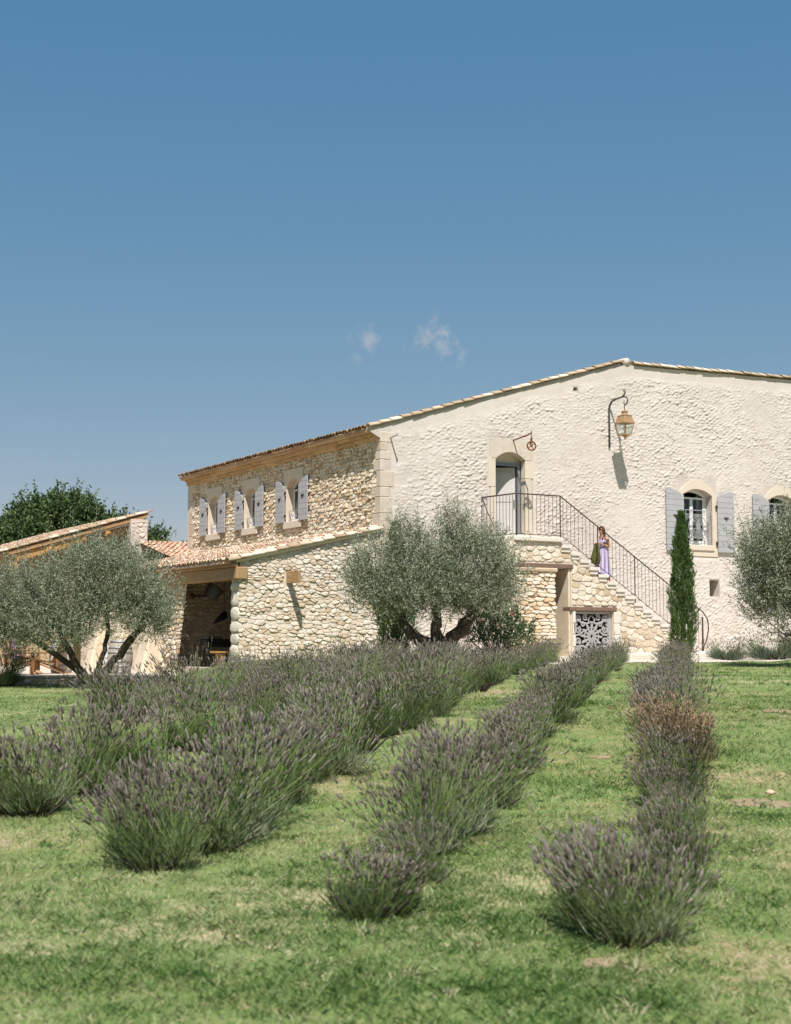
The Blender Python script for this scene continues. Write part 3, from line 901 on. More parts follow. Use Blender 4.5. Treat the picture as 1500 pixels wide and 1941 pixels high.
# window surrounds and shutters of the eaves wall
for yc in wins:
    a = -yc
    q = MB()
    lint = [(a - 0.70, 5.42), (a - 0.50, 5.42)] + [(a - 0.5 + k / 10, 5.42 + 0.25 * (1 - (2 * k / 10 - 1) ** 2)) for k in range(1, 10)] + [(a + 0.50, 5.42), (a + 0.70, 5.42), (a + 0.70, 5.99), (a - 0.70, 5.99)]
    EA.prism(q, lint, -0.3, 0.05); q.build('window_lintel', M_SURR, house)
    for s in (-1, 1):
        q = MB(); EA.box(q, min(a + s * 0.5, a + s * 0.7), max(a + s * 0.5, a + s * 0.7), 4.30, 5.418, -0.3, 0.048); q.build('window_jamb', M_SURR, house, bevel=0.008)
    q = MB(); EA.box(q, a - 0.62, a + 0.62, 4.07, 4.298, -0.3, 0.11); q.build('window_sill', M_SURR, house, bevel=0.012)
    casement(EA, a - 0.56, a + 0.56, 4.25, 5.42, 0.29, -0.20, house, curtain=(a + 0.1, a + 0.45))
    shutter(EA, a - 1.14, a - 0.52, 4.28, 5.42, 5.68, 'l', house, c0=0.10, boards=8)
    shutter(EA, a + 0.52, a + 1.14, 4.28, 5.42, 5.68, 'r', house, c0=0.10, boards=8)
    q = MB()
    for b in (4.36, 4.62, 4.66): EA.box(q, a - 0.49, a + 0.49, b, b + 0.014, -0.05, -0.036)
    g = q.build('window_guard', M_GUARD, house)
    q = MB()
    for k in range(6):
        ribbon(EA, q, spiral(a - 0.41 + k * 0.165, 4.50, 0.085, 0.02, 0.5 * math.pi * (1 if k % 2 else -1), 1.2 * (1 if k % 2 else -1), 12), 0.014, -0.05, -0.036)
    q.build('scrolls', M_GUARD, g)

# smooth render bands round the gable openings
def band(outer_, inner, name='render_band', m=M_LIME, c1=0.032):
    q = MB(); GA.plate(q, outer_, [inner], -0.01, c1); return q.build(name, m, house)
for (x0, w_) in ((11.45, W1), (15.33, W2)):
    o_ = [(x0 - 0.22, 3.25), (x0 + 1.51, 3.25), (x0 + 1.49, 5.30)] + [(x0 + 1.49 - 1.69 * k / 10, 5.30 + 0.50 * (1 - (2 * k / 10 - 1) ** 2)) for k in range(1, 10)] + [(x0 - 0.2, 5.30)]
    band(o_, w_, 'window_surround', M_SURR)
    q = MB(); GA.box(q, x0 - 0.02, x0 + 1.31, 3.44, 3.618, -0.33, 0.075); q.build('window_sill', M_SURR, house, bevel=0.012)
    casement(GA, x0 + 0.004, x0 + 1.286, 3.622, 5.278, 0.198, -0.27, house, curtain=(x0 + 1.06, x0 + 1.24))
    shutter(GA, x0 - 0.78, x0 - 0.03, 3.40, 5.24, 5.45, 'l', house, c0=0.075)
    shutter(GA, x0 + 1.47, x0 + 2.20, 3.40, 5.24, 5.45, 'r', house, c0=0.075)
    # wrought guard with an oval of scrolls
    q = MB(); c0, c1 = 0.01, 0.026
    for b in (3.66, 3.84, 4.62, 4.76): GA.box(q, x0 + 0.005, x0 + 1.285, b, b + 0.022, c0, c1)
    for a in (x0 + 0.03, x0 + 0.12, x0 + 1.17, x0 + 1.26): GA.box(q, a - 0.009, a + 0.009, 3.662, 4.778, c0 + 0.001, c1 - 0.001)
    g = q.build('window_guard', M_GUARD, house)
    xm, zm = x0 + 0.645, 4.23
    q = MB(); ribbon(GA, q, [(xm + 0.40 * math.cos(t), zm + 0.37 * math.sin(t)) for t in np.linspace(0, 2 * math.pi, 28, endpoint=False)], 0.024, c0, c1, True); q.build('oval', M_GUARD, g)
    q = MB(); ribbon(GA, q, [(xm + 0.25 * math.cos(t), zm + 0.33 * math.sin(t)) for t in np.linspace(0, 2 * math.pi, 24, endpoint=False)], 0.02, c0, c1, True); q.build('inner_oval', M_GUARD, g)
    for sx in (-1, 1):
        for sz in (-1, 1):
            q = MB(); ribbon(GA, q, spiral(xm + sx * 0.11, zm + sz * 0.14, 0.115, 0.02, math.pi / 2 * sz, 1.5 * sx * sz, 16), 0.018, c0, c1); q.build('scroll', M_GUARD, g)
            q = MB(); ribbon(GA, q, spiral(xm + sx * 0.44, zm + sz * 0.30, 0.09, 0.015, math.pi / 2 * -sz, 1.4 * sx * sz, 14), 0.016, c0, c1); q.build('scroll', M_GUARD, g)
            q = MB(); ribbon(GA, q, spiral(xm + sx * 0.30, zm + sz * 0.49, 0.06, 0.015, math.pi / 2 * sz, 1.3 * sx * sz, 12), 0.014, c0, c1); q.build('scroll', M_GUARD, g)
    q = MB()
    for k in range(8):
        t = k * math.pi / 4
        ribbon(GA, q, [(xm + 0.02 * math.cos(t), zm + 0.02 * math.sin(t)), (xm + 0.06 * math.cos(t + .3), zm + 0.06 * math.sin(t + .3)), (xm + 0.11 * math.cos(t), zm + 0.13 * math.sin(t))], [0.02, 0.04, 0.01], c0, c1 + 0.006)
    q.build('rosette', M_GUARD, g)

# door with its cut stone lintel, frame and leaf standing open
q = MB()
lint = [(3.80, 5.98), (3.97, 5.98)] + [(3.97 + 1.10 * k / 10, 5.98 + 0.22 * (1 - (2 * k / 10 - 1) ** 2)) for k in range(1, 10)] + [(5.07, 5.98), (5.34, 5.98), (5.34, 6.56), (3.92, 6.57)]
GA.prism(q, lint, -0.29, 0.036); q.build('door_lintel', M_QUOIN, house)
for (a0, a1, b0, b1) in ((5.07, 5.36, 5.42, 5.976), (5.07, 5.30, 4.62, 5.41), (5.07, 5.42, 3.55, 4.61), (3.72, 3.97, 5.1, 5.976), (3.78, 3.97, 4.3, 5.09), (3.70, 3.97, 3.55, 4.29)):
    q = MB(); GA.box(q, a0, a1, b0, b1, -0.21, 0.03); q.build('door_jamb', M_QUOIN if a0 > 5 and b0 < 5.4 else M_SURR, house, bevel=0.01)
q = MB(); GA.box(q, 3.99, 5.05, 5.80, 5.90, -0.30, -0.22); GA.box(q, 4.965, 5.05, 3.68, 5.798, -0.30, -0.22); GA.box(q, 3.975, 4.04, 3.68, 5.798, -0.30, -0.22)
dfr = q.build('door_frame', M_SLATE, house)
q = MB(); GA.prism(q, [(3.93, 5.902), (5.11, 5.902), (5.11, 5.985)] + [(5.11 - 1.18 * k / 8, 5.985 + 0.26 * (1 - (2 * k / 8 - 1) ** 2)) for k in range(1, 8)] + [(3.93, 5.985)], -0.33, -0.292); q.build('tympanum', M_SURR, house)
leaf = Frame((4.965, 0.36, 0), (-0.87, 0.49, 0), (-0.49, -0.87, 0))
q = MB(); leaf.box(q, 0.0, 0.95, 3.70, 5.79, -0.05, 0.0)
dl = q.build('door', M_DOOR, house, bevel=0.004)
for (b0, b1) in ((3.85, 4.55), (4.72, 5.66)):
    q = MB(); leaf.box(q, 0.12, 0.83, b0, b1, 0.001, 0.014); q.build('door_panel', M_DOOR, dl, bevel=0.006)
q = MB(); leaf.box(q, 0.03, 0.06, 4.55, 4.78, 0.001, 0.05); q.build('handle', M_BLACK, dl)
q = MB(); GA.box(q, 3.9, 5.15, 3.52, 3.68, -0.48, 0.10); q.build('doorstep', M_TREAD, house, bevel=0.012)

# timber soffit and roof over the eaves
SL = Slope((RX, 0, 9.50), (-1, 0, -(9.50 - 6.70) / RX), (0, 1, 0))
LR = math.hypot(RX + 0.42, (9.50 - 6.70) / RX * (RX + 0.42))
roof = empty('roof', (0, 0, 0)); roof.parent = house
q = MB()
q.hexa([SL.P(0, 0.02, -0.06), SL.P(LR - 0.05, 0.02, -0.06), SL.P(LR - 0.05, 14.5, -0.06), SL.P(0, 14.5, -0.06), SL.P(0, 0.02, -0.03), SL.P(LR - 0.05, 0.02, -0.03), SL.P(LR - 0.05, 14.5, -0.03), SL.P(0, 14.5, -0.03)])
q.build('roof_deck', M_BEAM, roof)
for k, (x0, x1, z0, z1) in enumerate(((-0.13, 0.0, 6.27, 6.38), (-0.25, -0.07, 6.365, 6.475), (-0.37, -0.13, 6.46, 6.565))):
    y = 0.05
    while y < 14.3:
        y1 = min(14.45, y + rq.uniform(.7, 1.5)); e = rq.uniform(-.014, .014)
        q = MB(); q.box(x0 + e, x1, y + .004, y1 - .004, z0 + rq.uniform(-.012, .012), z1 - 0.004 + rq.uniform(-.01, .0)); q.build('cornice_board', M_CORN, house, bevel=0.012)
        y = y1
ex = EE = SL
pitch = 0.198
ys = [0.16 + pitch * k for k in range(73)]
xs = [LR - 0.46 - 0.37 * k for k in range(25)][::-1]
tile_field(SL, xs, ys[1:], roof, T_EAVE, lambda i, j: i == len(xs) - 1, 31, z=0.015, mesh_mat=M_TILE)
channel_sheet(SL, 0.1, LR - 0.01, 0.30, 14.5, pitch, roof, M_TILE, amp=0.03)
rv = random.Random(2)
for k in range(27):                                     # verge row, laid in mortar over the wall
    x = LR - 0.50 - 0.375 * k
    if x < 0: break
    tile_object(T_VERGE, SL.M(x, 0.035 + rv.uniform(-.01, .01), 0.0 + rv.uniform(0, .012), tilt=-0.05, yaw=rv.uniform(-.02, .02), roll=rv.uniform(-.08, .08)), roof, 'verge_tile')
    tile_object(T_VERGE, SL.M(x - 0.12, 0.215, 0.012, tilt=-0.05, yaw=rv.uniform(-.02, .02)), roof, 'verge_tile')
# mortar fillet under the verge
q = MB(); q.hexa([(-0.36, -0.012, verge(-0.36) - 0.02), (RX - 0.3, -0.012, verge(RX - 0.3) - 0.02), (RX - 0.3, 0.30, verge(RX - 0.3) - 0.02), (-0.36, 0.30, verge(-0.36) - 0.02),
                   (-0.36, 0.02, verge(-0.36) + 0.07), (RX - 0.3, 0.02, verge(RX - 0.3) + 0.07), (RX - 0.3, 0.30, verge(RX - 0.3) + 0.07), (-0.36, 0.30, verge(-0.36) + 0.07)])
q.build('verge_mortar', M_LIME, house)
# gable end returning under the eaves overhang
q = MB(); GA.prism(q, [(-0.37, 6.46), (-0.002, 6.27), (-0.002, 6.655), (-0.37, 6.545)], -0.049, 0.0); q.build('eaves_return', M_LIME, house)
# right of the ridge the roof falls away behind the wall, capped along the wall head
SR = Slope((9.6, 0.12, verge(9.6) + 0.03), (-1, 0, -0.03), (0, 1, 0))
q = MB(); q.hexa([(9.2, 0.05, 9.33), (XE, 0.05, verge(XE) - .02), (XE, 14.5, 6.6), (9.2, 14.5, 6.4), (9.2, 0.05, 9.36), (XE, 0.05, verge(XE) + .01), (XE, 14.5, 6.63), (9.2, 14.5, 6.43)])
q.build('rear_roof_slope', M_TILE, roof)
for k in range(26):
    x = -0.32 - 0.372 * k
    tile_object(T_VERGE, SR.M(x, -0.105 + rv.uniform(-.012, .012), -0.01 + rv.uniform(0, .02), tilt=-0.06, yaw=rv.uniform(-.02, .02), roll=rv.uniform(-.1, .1)), roof, 'capping_tile')
    tile_object(T_VERGE, SR.M(x - 0.16, 0.085, 0.0, tilt=-0.06, yaw=rv.uniform(-.03, .03)), roof, 'capping_tile')
q = MB(); q.tube([(RX - 0.05, -0.03, RZ + 0.04), (RX - 0.05, 0.2, RZ + 0.05), (RX - 0.05, 0.9, RZ + 0.03), (RX, 14.4, 9.42)], [0.13, 0.14, 0.13, 0.13], 12)
q.build('ridge_mortar', M_LIME, roof, True)
# old pin near the corner
q = MB(); q.tube([(0.28, 0.02, 6.33), (0.28, -0.42, 6.36)], 0.022, 6); q.tube([(0.28, -0.40, 6.33), (0.28, -0.40, 6.40)], 0.03, 6); q.build('iron_pin', M_GUARD, house)

# ------------------------------------------------------------------ outside staircase
YS = -1.30                                              # outer face of the stair
SF = Frame((0, YS, 0), (1, 0, 0), (0, -1, 0))
stair = empty('outside_staircase', (0, 0, 0), 'pale stone staircase climbing along the gable wall to the upper door', 'staircase')
LZ = 3.53
NS = 16
TR = 0.347; RS = 0.212
def nose(i):                                            # front edge (x, z) of tread i, 1 = first below the landing
    return 5.43 + TR * i, LZ - RS * i
# flank wall
top = [(3.45, LZ - 0.14), (5.42, LZ - 0.14)]
q = MB()
outl = [(3.45, -1.0), (3.92, -1.0), (3.92, 2.62), (5.79, 2.62), (5.79, -1.0), (5.86, -1.0), (5.86, 1.36), (7.38, 1.36), (7.38, -1.0), (11.0, -1.0), (11.0, 0.05)]
diag = []
for i in range(NS, 0, -1):
    x, z = nose(i); diag += [(x - 0.05, z - RS + 0.05), (x - 0.05, z - 0.08)]
outl += [(11.0, 0.05)][:0] + diag + [(5.42, LZ - 0.14), (3.45, LZ - 0.14)]
SF.prism(q, outl, -1.26, -0.004)
flank = q.build('flank_wall', M_MORTARP, stair)
s_ = RS / TR
cells = rubble(3.47, 10.9, -0.15, LZ - 0.16, 0.27, 0.185, random.Random(41), jit=0.42, aniso=1.1,
               rects=[(3.90, 5.82, -1, 2.80), (5.84, 7.40, -1, 1.52), (5.70, 7.56, 1.30, 1.52)],
               lines=[(5.43, LZ - 0.30, s_, 1)], mix=0.7)
lay(SF, cells, flank, M_STONEF, 0.007, (0.004, 0.034), 17, lean=0.25)
# dressed posts beside the carved screen
for (x0, x1) in ((5.815, 5.855), (7.385, 7.62)):
    for k in range(4):
        q = MB(); SF.box(q, x0, x1 + (0.06 if k % 2 else 0), -0.05 + k * 0.35, 0.29 + k * 0.35, -0.1, 0.062); q.build('post_stone', M_TREAD, stair, bevel=0.015)
# recess under the landing: plastered reveals, and added dark panels for its shade
q = MB(); q.box(5.706, 5.788, YS + 0.012, -0.58, -1, 2.618); q.build('recess_reveal', M_PLASTER, stair, bevel=0.02)
q = MB(); q.box(3.93, 5.70, -0.50, -0.05, -1, 2.61); q.build('recess_shade_panel', M_DARK, stair)  # added dark panel: doorway shade put into the colour, hides the pale wall
q = MB(); q.box(5.93, 7.36, YS + 0.5, YS + 0.55, -1, 1.355); q.build('recess_shade_panel', M_DARK, stair)  # same dark panel, painted-in shade behind the pierced screen
q = MB(); SF.box(q, 3.72, 5.86, 2.622, 2.745, -0.3, 0.045); q.build('door_lintel', M_LINTEL, stair, bevel=0.01)
q = MB(); SF.box(q, 5.70, 7.50, 1.365, 1.475, -0.3, 0.065); q.build('screen_lintel', M_LINTEL, stair, bevel=0.01)
# landing slab, its nosing and the treads
q = MB(); q.add([(3.30, -0.002, LZ - 0.14), (3.72, YS - 0.10, LZ - 0.14), (5.48, YS - 0.10, LZ - 0.14), (5.48, -0.002, LZ - 0.14), (3.30, -0.002, LZ), (3.72, YS - 0.10, LZ), (5.48, YS - 0.10, LZ), (5.48, -0.002, LZ)],
                [(0, 3, 2, 1), (4, 5, 6, 7), (0, 1, 5, 4), (1, 2, 6, 5), (2, 3, 7, 6), (3, 0, 4, 7)])
q.build('landing', M_TREAD, stair, bevel=0.02)
for i in range(1, NS + 1):
    x, z = nose(i)
    q = MB()
    prof = [(x - TR - 0.01, z), (x + 0.0, z), (x + 0.035, z - 0.02), (x + 0.035, z - 0.055), (x + 0.01, z - 0.085), (x - 0.03, z - 0.11), (x - 0.03, z - RS - 0.002), (x - TR - 0.01, z - RS - 0.002)]
    prof = [(x - TR - 0.01, z), (x + 0.0, z), (x + 0.035, z - 0.02), (x + 0.035, z - 0.05), (x + 0.012, z - 0.08), (x - 0.01, z - 0.098), (x - TR - 0.01, z - 0.098)]
    SF.prism(q, prof, -1.29, 0.085)
    st_ = q.build('step', M_TREAD, stair, bevel=0.006)
    q = MB(); SF.prism(q, [(x - TR + 0.02, z - 0.1), (x - 0.03, z - 0.1), (x - 0.03, z - RS - 0.002), (x - TR + 0.02, z - RS - 0.002)], -1.28, 0.045); q.build('riser', M_TREAD, st_, bevel=0.006)
q = MB(); q.box(7.63, 11.9, YS - 0.42, YS - 0.03, -0.4, 0.10); q.build('plinth', M_TREAD, stair, bevel=0.03)
q = MB(); q.box(10.95, 11.75, YS - 0.03, -0.05, -0.4, 0.13); q.build('bottom_step', M_TREAD, stair, bevel=0.03)

# dry stone screen wall in front of the recess
scr = empty('screen_wall', (4.2, -1.75, 0), 'narrow dry stone wall with a slab on top, half closing the doorway under the landing', 'wall')
oS = (4.2, -1.75, 0)
q = MB(); q.box(3.32, 4.76, -1.86, -1.50, -1.0, 2.44); core = q.build('core', M_MORTARP, scr, org=oS)
F2 = Frame((0, -1.86, 0), (1, 0, 0), (0, -1, 0))
lay(F2, rubble(3.31, 4.77, -0.2, 2.45, 0.30, 0.105, random.Random(51), jit=0.25, aniso=1.1, mix=0.6), core, M_STONEW, 0.005, (0.03, 0.085), 19, lean=0.2, org=oS)
F3 = Frame((5.02, 0, 0), (0, 1, 0), (1, 0, 0))
F4 = Frame((3.32, 0, 0), (0, -1, 0), (-1, 0, 0))
lay(F4, rubble(1.50, 1.86, -0.2, 2.45, 0.22, 0.12, random.Random(52), mix=0.4), core, M_STONE, 0.008, (0.02, 0.05), 20, org=oS)
q = MB(); q.box(3.26, 4.83, -1.96, -1.44, 2.452, 2.58); q.build('capstone', M_STONEP, scr, org=oS, bevel=0.035)

# carved white screen
cs = empty('carved_screen', (6.6, YS + 0.1, 0), 'white pierced screen carved with scrolls and a rosette, set in the stair wall', 'screen')
oC = (6.6, YS + 0.1, 0)
C1 = Frame((0, YS + 0.10, 0), (1, 0, 0), (0, -1, 0))
q = MB(); C1.plate(q, [(5.88, 0.0), (7.36, 0.0), (7.36, 1.34), (5.88, 1.34)], [[(5.97, 0.08), (7.27, 0.08), (7.27, 1.27), (5.97, 1.27)]], -0.03, 0.03); q.build('frame', M_SCREEN, cs, org=oC)
xm, zm = 6.62, 0.60
def scr_piece(name, fn):
    q = MB(); fn(q); q.build(name, M_SCREEN, cs, org=oC)
for k in range(12):
    t = k * math.pi / 6
    scr_piece('petal', lambda q: ribbon(C1, q, [(xm + r * math.cos(t + b) * 1.0, zm + r * math.sin(t + b)) for r, b in ((0.06, 0), (0.14, 0.10), (0.24, 0.0), (0.34, -0.06), (0.42, 0.0))], [0.02, 0.06, 0.05, 0.075, 0.02], -0.02, 0.02))
for r, wd in ((0.07, 0.035), (0.145, 0.03), (0.27, 0.028)):
    scr_piece('ring', lambda q: ribbon(C1, q, [(xm + r * math.cos(t), zm + r * math.sin(t)) for t in np.linspace(0, 2 * math.pi, 28, endpoint=False)], wd, -0.019, 0.019, True))
for sx in (-1, 1):
    for (cx, cy, r, a, tn) in ((0.50, 0.52, 0.125, -1.2, 1.5), (0.24, 0.56, 0.10, 2.4, -1.4), (0.52, 0.20, 0.11, 2.0, 1.4), (0.53, -0.14, 0.11, -2.0, -1.4), (0.46, -0.40, 0.12, 1.2, -1.5), (0.20, -0.44, 0.09, -2.4, 1.4), (0.34, 0.36, 0.08, 0.5, 1.3), (0.60, 0.36, 0.06, 2.5, -1.3)):
        scr_piece('scroll', lambda q: ribbon(C1, q, spiral(xm + sx * cx, zm + cy, r, 0.022, a if sx > 0 else math.pi - a, tn * sx, 20), 0.040, -0.02, 0.021))
    for pts in (((0.0, 0.44), (0.18, 0.38), (0.40, 0.42), (0.62, 0.64)), ((0.30, 0.16), (0.44, 0.06), (0.66, 0.02)), ((0.10, -0.40), (0.34, -0.28), (0.64, -0.30)), ((0.02, 0.62), (0.12, 0.52), (0.10, 0.42)), ((0.64, 0.60), (0.62, 0.3), (0.645, 0.0), (0.62, -0.3), (0.64, -0.5))):
        P_ = [(xm + sx * a, zm + b) for a, b in pts]
        scr_piece('tendril', lambda q: ribbon(C1, q, P_, [0.03] + [0.06] * (len(P_) - 2) + [0.03], -0.018, 0.018))

# iron railing with hairpin balusters
rail = empty('stair_railing', (0, 0, 0), 'dark iron handrail with hairpin balusters following the landing and the stairs', 'railing')
YR = YS - 0.02
HR = 1.27                                                # rail above the nosing line
R0 = (3.46, -0.02); R1 = (3.80, YR); R2x = 5.40
zt = LZ + 1.25; zb = LZ + 0.06
def sl_top(x): return zt - (x - R2x) * s_ + 0.02
def sl_bot(x): return zb - (x - R2x) * s_ - 0.03
XN = 11.0
q = MB()
q.tube([(R0[0], R0[1], zt - 0.03), (R1[0], R1[1], zt), (R2x, YR, zt), (XN - 0.3, YR, sl_top(XN - 0.3)), (XN + 0.02, YR, sl_top(XN) - 0.0), (XN + 0.22, YR, sl_top(XN) - 0.24), (XN + 0.25, YR, sl_top(XN) - 0.55), (XN + 0.14, YR, sl_top(XN) - 0.95), (XN + 0.03, YR, sl_top(XN) - 1.10)], 0.021, 6)
q.build('handrail', M_DARKIRON, rail, True)
q = MB(); q.tube([(R0[0], R0[1], zb), (R1[0], R1[1], zb), (R2x + 0.05, YR, zb), (XN, YR, sl_bot(XN))], 0.011, 4); q.build('bottom_rail', M_DARKIRON, rail)
for (x, y, z0, z1) in ((R1[0], R1[1], LZ - 0.10, zt), (R2x, YR, LZ - 0.12, zt), (6.81, YR, sl_bot(6.81) - 0.30, sl_top(6.81)), (8.25, YR, sl_bot(8.25) - 0.30, sl_top(8.25)), (9.73, YR, sl_bot(9.73) - 0.30, sl_top(9.73)), (R0[0], R0[1], LZ - 0.05, zt - 0.03)):
    q = MB(); q.tube([(x, y, z0), (x, y, z1)], 0.019, 6); q.build('post', M_DARKIRON, rail)
q = MB(); q.lathe((XN, YR, 0.10), [(0.03, 0), (0.03, 0.10), (0.045, 0.12), (0.045, 0.16), (0.026, 0.2), (0.04, 0.34), (0.028, 0.4), (0.026, 1.05), (0.034, 1.07), (0.03, 1.12)], 8); q.build('newel', M_DARKIRON, rail, True)
q = MB(); q.lathe((XN, YR, 0.0), [(0.20, 0), (0.20, 0.06), (0.17, 0.10), (0.09, 0.115)], 14); q.build('newel_base', M_TREAD, rail, True)
for (x, z) in ((R1[0], LZ - 0.06), (R2x, LZ - 0.09)):
    q = MB(); q.box(x - 0.05, x + 0.05, YR - 0.06, YR + 0.03, z - 0.04, z + 0.05); q.build('bracket', M_DARKIRON, rail, bevel=0.01)
def hairpin(p0, p1, t0, t1, b):
    """p0, p1: plan points of the two legs"""
    q = MB(); n = 6
    r = math.hypot(p1[0] - p0[0], p1[1] - p0[1]) / 2
    pts = [(p0[0], p0[1], t0), (p0[0], p0[1], b + r)]
    for k in range(1, n):
        a = math.pi * k / n
        f = (1 - math.cos(a)) / 2
        pts.append((p0[0] + (p1[0] - p0[0]) * f, p0[1] + (p1[1] - p0[1]) * f, b + r - r * math.sin(a)))
    pts += [(p1[0], p1[1], b + r), (p1[0], p1[1], t1)]
    q.tube(pts, 0.0085, 4)
    q.build('baluster', M_DARKIRON, rail)
for k in range(5):
    f0 = 0.06 + k * 0.185; f1 = f0 + 0.09
    pa = (R0[0] + (R1[0] - R0[0]) * f0, R0[1] + (R1[1] - R0[1]) * f0); pb = (R0[0] + (R1[0] - R0[0]) * f1, R0[1] + (R1[1] - R0[1]) * f1)
    hairpin(pa, pb, zt - 0.02, zt - 0.01, zb + 0.02)
for k in range(5):
    x = R1[0] + 0.14 + k * 0.295; hairpin((x, YR), (x + 0.148, YR), zt, zt, zb + 0.012)
x = R2x + 0.10
while x < XN - 0.15:
    hairpin((x, YR), (x + 0.148, YR), sl_top(x), sl_top(x + 0.148), sl_bot(x + 0.07) - 0.0)
    x += 0.288

# ------------------------------------------------------------------ lean-to
lean = empty('lean_to', (0, 0, 0), 'stone lean-to with pale tile roof and heavy timber beam over its open side', 'lean-to')
EW_ = Frame((0, 0.05, 0), (1, 0, 0), (0, -1, 0))
lt = lambda x: 3.585 + x * 0.2246
q = MB(); EW_.prism(q, [(-4.40, -1.2), (-0.05, -1.2), (-0.05, lt(0)), (-4.40, lt(-4.40))], -0.55, -0.002); endw = q.build('end_wall', M_MORTARP, lean)
cells = rubble(-4.43, -0.06, -0.5, 3.6, 0.205, 0.11, random.Random(61), jit=0.4, aniso=1.05, rects=[(-3.08, -2.86, 1.98, 2.40)], lines=[(0, lt(0) - 0.02, -0.2246, 1)], mix=0.8)
lay(EW_, cells, endw, M_STONEP, 0.006, (0.006, 0.046), 23, lean=0.25)
JS = Frame((-4.40, 0, 0), (0, -1, 0), (-1, 0, 0))
z = -0.6; rj = random.Random(9)
while z < 2.05:                                          # big blocks on the jamb of the opening
    h = rj.uniform(0.22, 0.42)
    p = [(-0.60 - rj.uniform(-.03, .03), z), (-0.06, z), (-0.06, z + h), (-0.60, z + h)]
    V, Fs, c = stone_shape(JS, p, 0.012, rj.uniform(0.03, 0.06), rj)
    o_ = MB(); o_.add(V, Fs, rj.uniform(0.3, 0.9)); so = o_.build('stone', M_STONEP, endw, True, org=tuple(c)); so.location = c
    z += h
# side wall beyond the open bay, with a battered near edge
q = MB(); q.hexa([(-4.388, 4.95, -1.2), (-3.95, 6.6, -1.2), (-3.95, 13.2, -1.2), (-4.388, 13.2, -1.2), (-4.388, 3.80, 2.125), (-3.95, 5.4, 2.125), (-3.95, 13.2, 2.125), (-4.388, 13.2, 2.125)]); sidew = q.build('side_wall', M_MORTARP, lean)
cells = rubble(-7.2, -3.7, -0.6, 2.10, 0.22, 0.13, random.Random(63), jit=0.35, aniso=1.0, lines=[(-3.83, 2.1, 3.32, -0.92)], mix=0.5)
lay(JS, cells, sidew, M_STONE, 0.012, (0.02, 0.06), 25)
q = MB(); JS.prism(q, [(-13.2, -1.2), (-5.6, -1.2), (-5.75, 1.0), (-6.3, 1.35), (-13.2, 1.45)], -0.1, 0.10); q.build('plaster_skirt', M_PLASTER, lean, bevel=0.05)
for (y0, y1) in ((5.75, 6.5), (8.3, 9.0), (10.6, 11.2)):
    q = MB(); q.hexa([(-5.15, y0, -0.9), (-4.35, y0, -0.9), (-4.35, y1 + .1, -0.9), (-5.15, y1 + .1, -0.9), (-4.62, y0 + 0.06, 1.25), (-4.35, y0 + 0.06, 1.25), (-4.35, y1 - 0.06, 1.25), (-4.62, y1 - 0.06, 1.25)])
    q.build('buttress', M_PLASTER, lean, bevel=0.06)
# back of the open bay
BW = Frame((0, 5.9, 0), (1, 0, 0), (0, -1, 0))
q = MB(); BW.prism(q, [(-4.38, -1), (-0.02, -1), (-0.02, 3.50), (-4.38, 2.52)], -0.3, -0.01); bw = q.build('back_wall', M_MORTAR, lean)
lay(BW, rubble(-4.36, -0.1, -0.3, 2.9, 0.22, 0.13, random.Random(65), jit=0.4, aniso=1.0, lines=[(0, 3.46, -0.2246, 1)]), bw, M_STONEP, 0.012, (0.02, 0.05), 27)
q = MB(); q.box(-4.38, -0.03, 0.56, 6.98, -0.5, -0.30); q.build('bay_floor', M_PAVE, lean)
q = MB(); q.box(-4.56, -4.22, -0.06, 13.1, 2.13, 2.46); q.build('beam', M_BEAM, lean, bevel=0.02)
q = MB(); q.box(-4.64, -4.50, -0.04, 13.1, 2.462, 2.56); q.build('wall_plate', M_BEAM, lean, bevel=0.012)
LS = Slope((0.0, 0, 3.66), (-1, 0, -(3.66 - 2.60) / 4.72), (0, 1, 0))
LL_ = math.hypot(4.80, 4.80 * (3.66 - 2.60) / 4.72)
lroof = empty('roof', (0, 0, 0)); lroof.parent = lean
q = MB(); q.hexa([LS.P(0, 0.05, -0.07), LS.P(LL_ - .1, 0.05, -0.07), LS.P(LL_ - .1, 13.1, -0.07), LS.P(0, 13.1, -0.07), LS.P(0, 0.05, -0.035), LS.P(LL_ - .1, 0.05, -0.035), LS.P(LL_ - .1, 13.1, -0.035), LS.P(0, 13.1, -0.035)])
q.build('roof_deck', M_BEAM, lroof)
channel_sheet(LS, 0.0, LL_ - 0.02, 0.22, 13.1, 0.205, lroof, M_TILE, amp=0.032)
xs = [LL_ - 0.46 - 0.365 * k for k in range(13)][::-1]
ys = [0.22 + 0.205 * k for k in range(1, 63)]
tile_field(LS, xs, ys, lroof, T_FIELD, lambda i, j: j < 20 or i == len(xs) - 1, 33, z=0.018)
for k in range(13):
    x = LL_ - 0.52 - 0.37 * k
    tile_object(T_LV[k % 4], LS.M(x, 0.02 + rv.uniform(-.015, .015), 0.0, tilt=-0.05, yaw=rv.uniform(-.03, .03), roll=rv.uniform(-.1, .1)), lroof, 'verge_tile')
    tile_object(T_LV[(k + 2) % 4], LS.M(x - 0.18, 0.235 + rv.uniform(-.015, .015), 0.035, tilt=-0.05, yaw=rv.uniform(-.03, .03)), lroof, 'verge_tile')
q = MB(); q.hexa([LS.P(0.0, -0.02, -0.07), LS.P(LL_ - 0.25, -0.02, -0.07), LS.P(LL_ - 0.25, 0.3, -0.10), LS.P(0, 0.3, -0.10), LS.P(0, -0.06, 0.012), LS.P(LL_ - 0.25, -0.06, 0.012), LS.P(LL_ - 0.25, 0.3, 0.0), LS.P(0, 0.3, 0.0)])
q.build('verge_mortar', M_MORTARP, lean)
